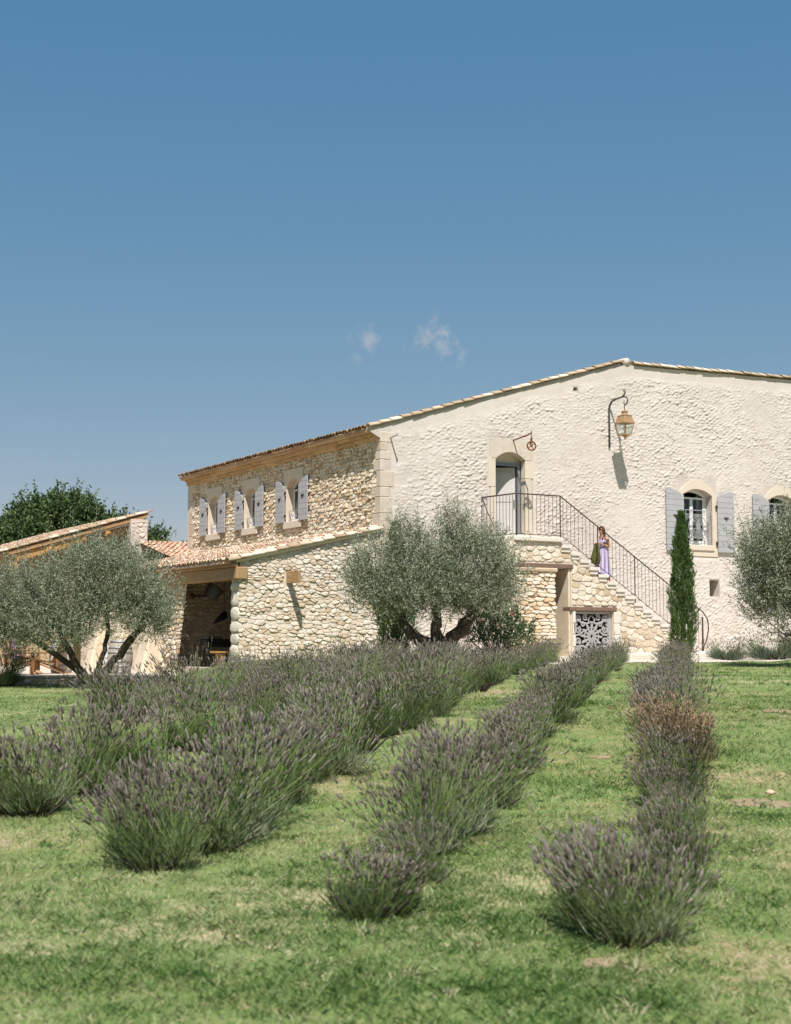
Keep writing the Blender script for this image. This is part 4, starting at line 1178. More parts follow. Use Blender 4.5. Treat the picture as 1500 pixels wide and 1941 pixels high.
q = MB(); q.box(-0.16, -0.012, 0.1, 13.0, 3.60, 3.74); q.build('flashing_mortar', M_MORTARP, lean, bevel=0.04)
q = MB(); q.box(-3.01, -2.93, -0.70, 0.4, 2.04, 2.38); q.build('corbel', M_BEAM, lean, bevel=0.012)

# things hung and kept in the open bay
bas = empty('hanging_basket', (-3.4, 4.2, 1.9), 'dark tilted metal basket hanging under the lean-to beam', 'basket')
ob = (-3.4, 4.2, 1.9)
A = Matrix.Translation(Vector(ob)) @ Matrix.Rotation(math.radians(35), 4, 'Y')
q = MB(); q.lathe((0, 0, -0.18), [(0.17, 0), (0.2, 0.02), (0.26, 0.34), (0.27, 0.36), (0.24, 0.35), (0.18, 0.05)], 14)
q.v = [tuple(A @ Vector(p)) for p in q.v]; q.build('body', M_GREYIRON, bas, True, org=ob)
q = MB(); q.tube([(ob[0] + 0.1, ob[1], ob[2] + 0.2), (ob[0] + 0.1, ob[1], 2.5)], 0.012, 5); q.build('rope', M_DARKIRON, bas, org=ob)
q = MB(); q.tube([(ob[0] - 0.62, ob[1], ob[2] - 0.12), (ob[0] - 0.2, ob[1], ob[2] - 0.1)], 0.03, 6); q.lathe((ob[0] - 0.66, ob[1], ob[2] - 0.22), [(0.02, 0), (0.09, 0.06), (0.09, 0.14), (0.02, 0.2)], 10); q.build('handle', M_DARKIRON, bas, org=ob)
sc_ = empty('hanging_scoop', (-2.9, 4.5, 1.2), 'black metal scoop hanging on a wire inside the lean-to', 'scoop')
q = MB(); q.tube([(-2.9, 4.5, 2.45), (-2.9, 4.5, 1.32)], 0.008, 4); q.build('wire', M_BLACK, sc_, org=(-2.9, 4.5, 1.2))
q = MB(); q.tube([(-3.25, 4.5, 0.98), (-3.05, 4.5, 1.12), (-2.9, 4.5, 1.22), (-2.84, 4.5, 1.34)], [0.02, 0.09, 0.12, 0.05], 8); q.build('bowl', M_BLACK, sc_, True, org=(-2.9, 4.5, 1.2))
bq = empty('barbecue', (-3.3, 3.6, -0.3), 'black barbecue trolley with a grey lid standing in the lean-to shade', 'barbecue')
og = (-3.3, 3.6, -0.3)
q = MB(); q.box(-3.95, -2.65, 3.3, 3.85, 0.28, 0.52); q.build('body', M_BLACK, bq, org=og, bevel=0.03)
q = MB(); q.box(-3.93, -3.42, 3.32, 3.83, 0.522, 0.60); q.build('lid', M_GREYIRON, bq, org=og, bevel=0.03)
for (x, y) in ((-3.85, 3.36), (-2.75, 3.36), (-3.85, 3.79), (-2.75, 3.79)):
    q = MB(); q.tube([(x, y, -0.3), (x, y, 0.279)], 0.025, 6); q.build('leg', M_BLACK, bq, org=og)
tb = empty('wooden_bench', (-3.6, 2.2, -0.3), 'low brown wooden bench inside the lean-to behind the lavender', 'bench'); ot = (-3.6, 2.2, -0.3)
q = MB(); q.box(-4.25, -2.6, 1.9, 2.4, 0.12, 0.17); q.build('seat', M_BEAMX, tb, org=ot, bevel=0.01)
for x in (-4.1, -2.8):
    q = MB(); q.box(x, x + 0.12, 1.95, 2.35, -0.3, 0.118); q.build('leg', M_BEAM, tb, org=ot)

# ------------------------------------------------------------------ lantern and pulley
lan = empty('wall_lantern', (8.38, -0.8, 7.2), 'copper lantern hanging from a curved iron bracket on the limewashed wall', 'lantern')
oL = (8.38, -0.8, 7.2); XL = 8.38
q = MB(); q.tube([(XL, -0.035, 6.60), (XL, -0.035, 7.75), (XL, -0.07, 7.95), (XL, -0.18, 8.07), (XL, -0.40, 8.12), (XL, -0.66, 8.14), (XL, -0.80, 8.20), (XL, -0.84, 8.30), (XL, -0.79, 8.35), (XL, -0.74, 8.31)], [0.035] * 4 + [0.032, 0.03, 0.027, 0.024, 0.02, 0.016], 8); q.build('bracket', M_GREYIRON, lan, True, org=oL)
q = MB(); q.tube([(XL, -0.72, 8.14), (XL, -0.90, 8.11), (XL, -0.96, 8.0), (XL, -0.91, 7.9), (XL, -0.82, 7.88), (XL, -0.76, 7.94), (XL, -0.80, 8.0)], [0.026, 0.026, 0.025, 0.024, 0.022, 0.018, 0.014], 8); q.build('scroll', M_GREYIRON, lan, True, org=oL)
YL = -0.80
q = MB(); q.tube([(XL, YL, 7.90), (XL, YL, 7.68)], 0.014, 6); q.build('hanger', M_DARKIRON, lan, org=oL)
def frus(z0, z1, h0, h1):
    h0 *= 0.78; h1 *= 0.78
    q_ = MB(); q_.hexa([(XL - h0, YL - h0, z0), (XL + h0, YL - h0, z0), (XL + h0, YL + h0, z0), (XL - h0, YL + h0, z0), (XL - h1, YL - h1, z1), (XL + h1, YL - h1, z1), (XL + h1, YL + h1, z1), (XL - h1, YL + h1, z1)]); return q_
frus(7.63, 7.68, 0.10, 0.10).build('cap', M_COPPER, lan, org=oL, bevel=0.006)
frus(7.55, 7.628, 0.13, 0.075).build('chimney', M_COPPER, lan, org=oL)
frus(7.52, 7.548, 0.22, 0.17).build('collar', M_COPPER, lan, org=oL)
frus(7.30, 7.518, 0.275, 0.20).build('hood', M_COPPER, lan, org=oL)
frus(7.27, 7.298, 0.285, 0.285).build('rim', M_COPPER, lan, org=oL)
frus(6.90, 6.93, 0.19, 0.19).build('base', M_COPPER, lan, org=oL)
for (sx, sy) in ((-1, -1), (1, -1), (1, 1), (-1, 1)):
    q = MB(); q.tube([(XL + sx * 0.14, YL + sy * 0.14, 6.93), (XL + sx * 0.205, YL + sy * 0.205, 7.27)], 0.012, 5); q.build('bar', M_COPPER, lan, org=oL)
for (ax, s) in ((0, -1), (0, 1), (1, -1), (1, 1)):
    pts = []
    for (z, h) in ((6.932, 0.138), (7.268, 0.202)):
        for t in (-1, 1):
            pts.append((XL + (t * h if ax == 0 else s * h), YL + (s * h if ax == 0 else t * h), z))
    q = MB(); q.add(pts, [(0, 1, 3, 2)]); q.build('pane', GLASS, lan, org=oL)
q = MB(); q.lathe((XL, YL, 6.932), [(0.03, 0), (0.03, 0.1), (0.045, 0.14), (0.045, 0.26), (0.01, 0.28)], 8); q.build('bulb', M_WHITE, lan, True, org=oL)
q = MB(); q.lathe((XL, YL, 6.76), [(0.008, 0), (0.03, 0.03), (0.014, 0.06), (0.05, 0.1), (0.09, 0.138)], 8); q.build('finial', M_COPPER, lan, True, org=oL)

pu = empty('wall_pulley', (4.62, -0.95, 6.5), 'rusty iron pulley wheel on a bar above the upper door', 'pulley')
oP = (4.62, -0.95, 6.5)
q = MB(); q.tube([(4.62, 0.03, 6.55), (4.62, -0.6, 6.62), (4.62, -0.98, 6.66)], 0.022, 6); q.build('bar', M_RUST, pu, org=oP)
q = MB(); q.tube([(4.62, -0.97, 6.74), (4.62, -0.97, 6.40)], 0.016, 6); q.tube([(4.62, -0.94, 6.52), (4.62, -0.94, 6.28)], 0.016, 5); q.tube([(4.62, -1.0, 6.52), (4.62, -1.0, 6.28)], 0.016, 5); q.build('fork', M_RUST, pu, org=oP)
PW = Frame((4.62, -0.97, 6.28), (0.93, -0.36, 0), (-0.36, -0.93, 0))
q = MB(); q.tube([PW.P(0.13 * math.cos(t), 0.13 * math.sin(t), 0) for t in np.linspace(0, 2 * math.pi, 22, endpoint=False)], 0.024, 6, closed=True); wh = q.build('wheel', M_RUST, pu, True, org=oP)
for k in range(4):
    t = k * math.pi / 2 + 0.4
    q = MB(); q.tube([PW.P(0, 0, 0), PW.P(0.07 * math.cos(t + .3), 0.07 * math.sin(t + .3)), PW.P(0.125 * math.cos(t), 0.125 * math.sin(t), 0)], 0.013, 5); q.build('spoke', M_RUST, pu, org=oP)
q = MB(); q.tube([PW.P(0, 0, -0.04), PW.P(0, 0, 0.04)], 0.028, 8); q.build('hub', M_RUST, pu, org=oP)

# ------------------------------------------------------------------ barn on the left and the low roof beside it
barn = empty('open_barn', (0, 0, 0), 'open barn with a sloping tile roof, honey timber rafter and white end pier', 'barn')
BY = 16.0
bz = lambda x: 5.30 + (x + 1.07) * (5.30 - 3.70) / (6.36 - 1.07)
BSL = Slope((-1.0, BY, bz(-1.0) + 0.02), (-1, 0, -(5.30 - 3.70) / 5.29), (0, 1, 0))
BL = 5.95
broof = empty('roof', (0, 0, 0)); broof.parent = barn
q = MB(); q.hexa([BSL.P(0, 0.0, -0.09), BSL.P(BL, 0.0, -0.09), BSL.P(BL, 12, -0.09), BSL.P(0, 12, -0.09), BSL.P(0, 0, -0.04), BSL.P(BL, 0, -0.04), BSL.P(BL, 12, -0.04), BSL.P(0, 12, -0.04)]); q.build('roof_deck', M_BEAM, broof)
channel_sheet(BSL, 0, BL, 0.1, 12, 0.21, broof, M_TILE, amp=0.03)
xs = [BL - 0.44 - 0.38 * k for k in range(15)][::-1]
tile_field(BSL, xs, [0.30 + 0.21 * k for k in range(55)], broof, T_FIELD, lambda i, j: j < 10, 35, z=0.015)
for k in range(15):
    tile_object(T_VERGE, BSL.M(BL - 0.5 - 0.385 * k, 0.06, 0.0, tilt=-0.05, yaw=rv.uniform(-.02, .02)), broof, 'verge_tile')
tile_object(T_EAVE, BSL.M(-0.20, 0.10, 0.05, tilt=0.25), broof, 'ridge_tile')
def slopebox(x0, x1, dz0, dz1, y0, y1):
    q_ = MB(); q_.hexa([(x0, y0, bz(x0) + dz0), (x1, y0, bz(x1) + dz0), (x1, y1, bz(x1) + dz0), (x0, y1, bz(x0) + dz0), (x0, y0, bz(x0) + dz1), (x1, y0, bz(x1) + dz1), (x1, y1, bz(x1) + dz1), (x0, y1, bz(x0) + dz1)]); return q_
slopebox(-6.3, -1.1, -0.16, -0.075, BY - 0.02, BY + 0.10).build('bargeboard', M_BEAM, barn)
slopebox(-6.0, -3.4, -0.48, -0.18, BY + 0.06, BY + 0.28).build('rafter', M_BEAMX, barn, bevel=0.015)
slopebox(-3.38, -1.78, -0.24, -0.18, BY + 0.02, BY + 0.28).build('fascia', M_PLASTER, barn)
slopebox(-3.6, -1.77, -0.62, -0.26, BY + 0.30, BY + 0.7).build('inner_beam', M_BEAM, barn)
for x in (-2.6, -3.5, -4.8):
    q = MB(); q.tube([(x, BY - 0.05, bz(x) - 0.36), (x, BY + 3, bz(x) - 0.36)], 0.10, 10); q.build('purlin', M_BEAMX, barn, True)
q = MB(); q.box(-1.76, -1.10, BY - 0.12, BY + 0.55, -1.2, bz(-1.45) - 0.13)
pier = q.build('pier', M_LIME, barn)
PF = Frame((0, BY - 0.12, 0), (1, 0, 0), (0, -1, 0))
lay(PF, rubble(-1.76, -1.10, 1.5, 5.0, 0.26, 0.17, random.Random(71), mix=0.4), pier, M_LIME, 0.02, (0.0, 0.03), 29, low=True, lean=0.6)
q = MB(); q.add([(-6.3, BY + 1.4, -1.2), (-1.1, BY + 1.4, -1.2), (-1.1, BY + 1.4, bz(-1.1) - 0.1), (-6.3, BY + 1.4, bz(-6.3) - 0.1)], [(0, 1, 2, 3)]); q.box(-6.3, -1.1, BY + 1.42, BY + 1.7, -1.2, 3.4); q.build('back_wall', M_STONE, barn)
for x in (-6.1, -4.0):
    q = MB(); q.box(x - 0.14, x + 0.14, BY + 0.05, BY + 0.3, -0.5, bz(x) - 0.47); q.build('post', M_BEAM, barn, bevel=0.01)
low = empty('low_red_roof', (0, 0, 0), 'low reddish tile roof between the barn pier and the farmhouse corner', 'roof')
LW = Slope((-1.08, 16.4, 4.22), (0, -1, -0.22), (1, 0, 0))
q = MB(); q.hexa([(-1.08, 13.3, -1), (0.35, 14.62, -1), (0.35, 16.3, -1), (-1.08, 16.3, -1), (-1.08, 13.3, 3.38), (0.35, 14.62, 3.38), (0.35, 16.3, 3.38), (-1.08, 16.3, 3.38)]); q.build('wall', M_PLASTER, low)
channel_sheet(LW, 0, 4.5, -0.3, 1.9, 0.21, low, M_TILE, amp=0.03)
T_RED = tile_mesh('roof_tile', material=mat('red_clay_tile', [(0.50, 0.34, 0.24), (0.58, 0.33, 0.21), (0.66, 0.48, 0.35)], scale=7, var=0.2, rnd=0.9, bump=0.3, rough=0.9))
tile_field(LW, [4.5 - 0.46 - 0.37 * k for k in range(12)][::-1], [-0.2 + 0.21 * k for k in range(10)], low, T_RED, lambda i, j: True, 37, z=0.015)

# ------------------------------------------------------------------ terrace things
q = MB(); q.box(-8.05, -4.45, 0.35, 2.198, -1.2, -0.462); q.build('terrace_step', M_PAVE, terrace)
tw = empty('terrace_wall', (-11, 2.1, -0.8), 'low dark rubble wall edging the terrace beside the left olive tree', 'wall')
oW = (-11, 2.1, -0.8)
q = MB(); q.box(-15, -8.06, 2.02, 2.148, -1.2, -0.52); core = q.build('core', M_MORTAR, tw, org=oW)
TF = Frame((0, 2.02, 0), (1, 0, 0), (0, -1, 0))
lay(TF, rubble(-13.5, -8.1, -0.95, -0.53, 0.28, 0.13, random.Random(81), jit=0.5), core, M_STONE, 0.008, (0.02, 0.07), 31, org=oW)

def barrel(loc, label, m=M_BARREL):
    b = empty('wine_barrel', loc, label, 'barrel', 'wine barrels on the terrace')
    n = 18; prof = [(0.275, 0.0), (0.315, 0.16), (0.345, 0.34), (0.352, 0.475), (0.345, 0.61), (0.315, 0.79), (0.275, 0.95)]
    for k in range(n):
        a0 = 2 * math.pi * (k + 0.03) / n; a1 = 2 * math.pi * (k + 0.97) / n
        q = MB(); V = []
        for (r, z) in prof:
            for rr in (r, r - 0.025):
                for a in (a0, a1): V.append((loc[0] + rr * math.cos(a), loc[1] + rr * math.sin(a), loc[2] + z))
        Fs = []
        for i in range(len(prof) - 1):
            c = i * 4; e = c + 4
            Fs += [(c, c + 1, e + 1, e), (c + 2, e + 2, e + 3, c + 3), (c + 1, c + 3, e + 3, e + 1), (c, e, e + 2, c + 2)]
        e = 4 * (len(prof) - 1); Fs += [(0, 2, 3, 1), (e, e + 1, e + 3, e + 2)]
        q.add(V, Fs); q.build('stave', m, b, org=loc)
    q = MB(); q.lathe((loc[0], loc[1], loc[2] + 0.88), [(0.265, 0), (0.265, 0.03)], n); q.build('head', m, b, org=loc)
    for (z, h) in ((0.03, 0.05), (0.20, 0.045), (0.34, 0.04), (0.58, 0.04), (0.71, 0.045), (0.88, 0.05)):
        r = lambda z_: np.interp(z_, [p[1] for p in prof], [p[0] for p in prof]) + 0.004
        q = MB(); q.lathe((loc[0], loc[1], loc[2]), [(r(z), z), (r(z) + 0.004, z + 0.001), (r(z + h) + 0.004, z + h - 0.001), (r(z + h), z + h)], 24); q.build('hoop', M_HOOP, b, True, org=loc)
p = G(-7.72, 39.4); barrel((p[0], p[1], -0.46), 'silvery oak barrel standing against the plaster wall right of the olive trunk')
p = G(-9.55, 40.2); barrel((p[0], p[1], -0.452), 'pale oak barrel half hidden behind the left olive tree', mat('bleached_oak_stave', [(0.50, 0.43, 0.35), (0.62, 0.54, 0.45)], scale=6, rnd=0.4, rough=0.85))
p = G(-8.15, 39.6)
q = MB(); q.add([(p[0] - .09, p[1], 0.0), (p[0] + .12, p[1] - .08, 0.0), (p[0] + .12, p[1] - .08, 0.32), (p[0] - .09, p[1], 0.32), (p[0] - .08, p[1] + .02, 0.0), (p[0] + .13, p[1] - .06, 0.0), (p[0] + .13, p[1] - .06, 0.32), (p[0] - .08, p[1] + .02, 0.32)],
                 [(0, 1, 2, 3), (7, 6, 5, 4), (0, 4, 5, 1), (3, 2, 6, 7), (0, 3, 7, 4), (1, 5, 6, 2)])
q.box(p[0] - 0.02, p[0] + 0.05, p[1] - 0.01, p[1] + 0.05, -0.46, -0.001)
tag(q.build('notice_board', M_WHITE), 'small white notice board on a stake beside the silvery barrel', 'sign')

def garden_chair(l, d, label, flip=1):
    p = G(l, d); o_ = (p[0], p[1], -0.452)
    ch = empty('garden_chair', o_, label, 'chair', 'slatted teak garden chairs')
    def W(f, s, z):   # f forward, s sideways
        v = RT * f * flip + FH * s
        return (o_[0] + v[0], o_[1] + v[1], o_[2] + z)
    def bar(name, a, b, wd, th):
        a = Vector(a); b = Vector(b); t = (b - a).normalized()
        x = t.cross(Vector((0, 0, 1))); x = x.normalized() if x.length > 1e-3 else Vector((1, 0, 0)); y = t.cross(x)
        q = MB(); c = []
        for P_ in (a, b):
            c += [P_ - x * wd - y * th, P_ + x * wd - y * th, P_ + x * wd + y * th, P_ - x * wd + y * th]
        q.hexa(c); q.build(name, M_TEAK, ch, org=o_)
    for k in range(6):
        s = -0.25 + 0.1 * k
        bar('back_slat', W(-0.12, s * 0.85, 0.30), W(-0.42, s * 1.1, 1.0 - 0.5 * s * s), 0.04, 0.01)
    for z, f in ((0.42, -0.19), (0.78, -0.345)): bar('back_rail', W(f, -0.3, z), W(f, 0.3, z), 0.02, 0.025)
    for k in range(6): bar('seat_slat', W(-0.08 + 0.1 * k, -0.28, 0.30 + 0.02 * k), W(-0.08 + 0.1 * k, 0.28, 0.30 + 0.02 * k), 0.042, 0.01)
    for s in (-0.34, 0.34):
        bar('arm', W(-0.32, s, 0.56), W(0.5, s, 0.60), 0.06, 0.012)
        bar('leg', W(0.42, s * 0.9, 0.0), W(0.42, s * 0.9, 0.585), 0.045, 0.015)
        bar('leg', W(-0.5, s * 0.85, 0.0), W(0.42, s * 0.85, 0.36), 0.045, 0.015)
        bar('arm_post', W(-0.30, s, 0.20), W(-0.30, s, 0.55), 0.03, 0.015)
garden_chair(-10.25, 38.4, 'orange slatted teak garden chair at the left edge of the terrace')
garden_chair(-9.75, 39.6, 'second teak garden chair standing behind the first one on the terrace', -1)

# ------------------------------------------------------------------ people (one continuous skin each)
def skin_body(name, pts, edges, m, parent, org, sub=2):
    me = bpy.data.meshes.new(name)
    names = list(pts)
    me.from_pydata([tuple(pts[k][i] - org[i] for i in range(3)) for k in names], [(names.index(a), names.index(b)) for a, b in edges], [])
    o = bpy.data.objects.new(name, me); COL.objects.link(o)
    md = o.modifiers.new('skin', 'SKIN'); md.use_smooth_shade = True; md.branch_smoothing = 0.4
    for i, k in enumerate(names):
        r = pts[k][3]; r = r if hasattr(r, '__len__') else (r, r)
        me.skin_vertices[0].data[i].radius = r
        me.skin_vertices[0].data[i].use_root = (k == names[0])
    sb = o.modifiers.new('sub', 'SUBSURF'); sb.levels = sub; sb.render_levels = sub
    dg = bpy.context.evaluated_depsgraph_get()
    new = bpy.data.meshes.new_from_object(o.evaluated_get(dg))
    o.modifiers.clear(); o.data = new
    bpy.data.meshes.remove(me)
    new.materials.clear(); new.materials.append(m)
    for p_ in new.polygons: p_.use_smooth = True
    o.parent = parent
    return o

def woman():
    X, Y = 7.24, -1.02
    zf = LZ - RS * 6                                     # tread she steps from
    o_ = (X, Y, zf)
    w_ = empty('person', o_, 'person in a long lilac dress climbing the stairs with a green jacket in hand', 'person')
    P = {'pelvis': (X + .02, Y, zf + .90, .125), 'belly': (X + .02, Y, zf + 1.05, .115), 'chest': (X + .03, Y, zf + 1.24, (.13, .115)), 'collar': (X + .03, Y, zf + 1.37, .09), 'neck': (X + .01, Y, zf + 1.44, .05), 'jaw': (X - .035, Y, zf + 1.50, .062), 'skull': (X - .03, Y, zf + 1.60, .088), 'crown': (X - .02, Y, zf + 1.67, .06), 'nose': (X - .125, Y, zf + 1.545, .014)}
    E = [('pelvis', 'belly'), ('belly', 'chest'), ('chest', 'collar'), ('collar', 'neck'), ('neck', 'jaw'), ('jaw', 'skull'), ('skull', 'crown'), ('jaw', 'nose')]
    for s, n in ((-1, 'n'), (1, 'f')):                   # near (railing side) and far
        P.update({n + 'sh': (X + .05, Y + s * .16, zf + 1.34, .055), n + 'el': (X + .10, Y + s * .22, zf + 1.07, .042), n + 'wr': (X - .13, Y + s * .13, zf + 1.15, .028), n + 'pa': (X - .20, Y + s * .10, zf + 1.17, (.034, .018)),
                  n + 'hip': (X + .02, Y + s * .09, zf + .82, .09)})
        E += [('collar', n + 'sh'), (n + 'sh', n + 'el'), (n + 'el', n + 'wr'), (n + 'wr', n + 'pa'), ('pelvis', n + 'hip')]
        for k, (dx, dz, ln) in enumerate(((-.045, .03, .05), (-.06, .012, .058), (-.058, -.008, .055), (-.046, -.026, .045))):
            a, b = n + 'f%d' % k, n + 'g%d' % k
            P[a] = (X - .20 + dx, Y + s * .10 + s * .006, zf + 1.17 + dz, .009); P[b] = (X - .20 + dx * 1.2, Y + s * .075, zf + 1.17 + dz - .03, .008)
            E += [(n + 'pa', a), (a, b)]
        P[n + 't0'] = (X - .19, Y + s * .07, zf + 1.20, .011); P[n + 't1'] = (X - .225, Y + s * .055, zf + 1.205, .009); E += [(n + 'pa', n + 't0'), (n + 't0', n + 't1')]
    # near leg pushes off the lower tread, far leg on the next ones up
    P.update({'nkn': (X + .10, Y - .08, zf + .46, .058), 'nan': (X + .17, Y - .08, zf + .12, .036), 'nhe': (X + .20, Y - .08, zf + .045, .034), 'nto': (X + .05, Y - .08, zf + .025, .028),
              'fkn': (X - .16, Y + .09, zf + RS + .48, .058), 'fan': (X - .10, Y + .09, zf + RS + .09, .036), 'fhe': (X - .07, Y + .09, zf + RS + .035, .034), 'fto': (X - .24, Y + .09, zf + RS + .025, .028)})
    for n in 'nf': E += [(n + 'hip', n + 'kn'), (n + 'kn', n + 'an'), (n + 'an', n + 'he'), (n + 'an', n + 'to')]
    skin_body('body', P, E, M_SKIN, w_, o_)
    # dress: loft of rings, pleated towards the hem
    q = MB(); n = 36; rings = []
    prof = [(1.30, .05, .135, .125), (1.24, .045, .155, .150), (1.10, .04, .135, .135), (1.02, .035, .14, .145), (.88, .03, .165, .175), (.70, .01, .185, .19), (.50, -.01, .215, .215), (.30, -.03, .25, .24), (.16, -.05, .285, .26)]
    V = []
    for j, (z, dx, rx, ry) in enumerate(prof):
        pl = 0.11 * (j / (len(prof) - 1)) ** 1.2
        for k in range(n):
            a = 2 * math.pi * k / n
            f = 1 + pl * math.cos(a * 7 + 0.4 * j) + pl * 0.5 * math.cos(a * 3 + 1)
            front = max(0, -math.cos(a))
            V.append((X + dx + rx * f * math.cos(a) - 0.05 * front * (j / 8), Y + ry * f * math.sin(a), zf + z + (0.16 * front if j == len(prof) - 1 else 0.08 * front if j == len(prof) - 2 else 0)))
    Fs = [(j * n + k, j * n + (k + 1) % n, (j + 1) * n + (k + 1) % n, (j + 1) * n + k) for j in range(len(prof) - 1) for k in range(n)]
    q.add(V, Fs); q.build('dress', M_DRESS, w_, True, org=o_)
    for s in (-1, 1):
        q = MB(); q.tube([(X - .07, Y + s * .08, zf + 1.28), (X - .03, Y + s * .09, zf + 1.40), (X + .06, Y + s * .09, zf + 1.415), (X + .12, Y + s * .07, zf + 1.28)], 0.016, 5); q.build('strap', M_NAVY if s < 0 else M_DRESS, w_, True, org=o_)
    q = MB(); V = []; n = 14
    cap = [(1.722, .02, .0), (1.71, .055, .055), (1.66, .105, .092), (1.59, .118, .10), (1.52, .10, .098), (1.44, .075, .09), (1.36, .05, .075), (1.28, .03, .05)]
    for j, (z, rx, ry) in enumerate(cap):
        for k in range(n):
            a = -math.pi * 0.62 + 1.24 * math.pi * k / (n - 1)
            sh = .0 if j < 4 else .03 + .012 * (j - 4)
            V.append((X - .025 + sh + rx * math.cos(a) * (1 + .04 * math.sin(5 * a + j)), Y + ry * math.sin(a), zf + z))
    m = len(V)
    V += [(v[0] - .012, v[1] * 1.0, v[2] - .004) for v in V]
    Fs = []
    for j in range(len(cap) - 1):
        for k in range(n - 1):
            c = j * n + k; Fs.append((c, c + 1, c + n + 1, c + n)); Fs.append((m + c, m + c + n, m + c + n + 1, m + c + 1))
    q.add(V, Fs); q.build('hair', M_HAIR, w_, True, org=o_)
    q = MB(); q.tube([(X - .11, Y - .05, zf + 1.635), (X - .10, Y + .0, zf + 1.655), (X - .11, Y + .05, zf + 1.635)], [.02, .03, .02], 6); q.build('fringe', M_HAIR, w_, True, org=o_)
    for s in (-1, 1):
        q = MB(); q.lathe((X - .108, Y + s * .03, zf + 1.578), [(.003, -.008), (.009, 0), (.003, .008)], 6); q.build('eye', M_BLACK, w_, True, org=o_)
    q = MB(); q.tube([(X - .098, Y - .022, zf + 1.502), (X - .106, Y, zf + 1.504), (X - .098, Y + .022, zf + 1.502)], .007, 5); q.build('mouth', M_PINK, w_, org=o_)
    for (x, y, z) in ((X + .10, Y - .08, zf), (X - .16, Y + .09, zf + RS)):
        q = MB(); q.box(x - .12, x + .12, y - .04, y + .04, z + .001, z + .018); q.build('sandal', M_SANDAL, w_, org=o_, bevel=.006)
    q = MB(); q.tube([(X + .19, Y - .08, zf + .02), (X + .215, Y - .08, zf + .10), (X + .17, Y - .04, zf + .13), (X + .13, Y - .08, zf + .13), (X + .17, Y - .12, zf + .13)], .014, 5); q.build('sandal_strap', M_SANDAL, w_, org=o_)
    # jacket carried in front, hanging in folds
    oj = (X - .22, Y - .03, zf + 1.16)
    q = MB(); V = []; n = 24
    prof = [(1.185, .03, .05), (1.14, .05, .085), (1.0, .075, .12), (.86, .095, .15), (.72, .11, .17), (.62, .105, .165), (.56, .07, .12)]
    for j, (z, rx, ry) in enumerate(prof):
        for k in range(n):
            a = 2 * math.pi * k / n
            f = 1 + .22 * math.cos(a * 5 + j * .5) * (j / 6) + .08 * math.cos(3 * a)
            V.append((X - .235 - .012 * j + rx * f * math.cos(a), Y - .03 + ry * f * math.sin(a), zf + z - .05 * math.cos(a + 2.4) * (j / 6)))
    Fs = [(j * n + k, j * n + (k + 1) % n, (j + 1) * n + (k + 1) % n, (j + 1) * n + k) for j in range(len(prof) - 1) for k in range(n)]
    Fs += [tuple(range(n))[::-1], tuple((len(prof) - 1) * n + k for k in range(n))]
    q.add(V, Fs)
    jk = empty('jacket', oj, 'olive green jacket hanging in folds from the hands of the person on the stairs', 'jacket')
    q.build('cloth', M_GREENC, jk, True, org=oj)
    q = MB(); q.tube([(X - .27, Y - .12, zf + 1.08), (X - .33, Y - .16, zf + .85), (X - .36, Y - .17, zf + .62)], [.03, .05, .045], 8); q.build('sleeve', M_GREENC, jk, True, org=oj)
woman()

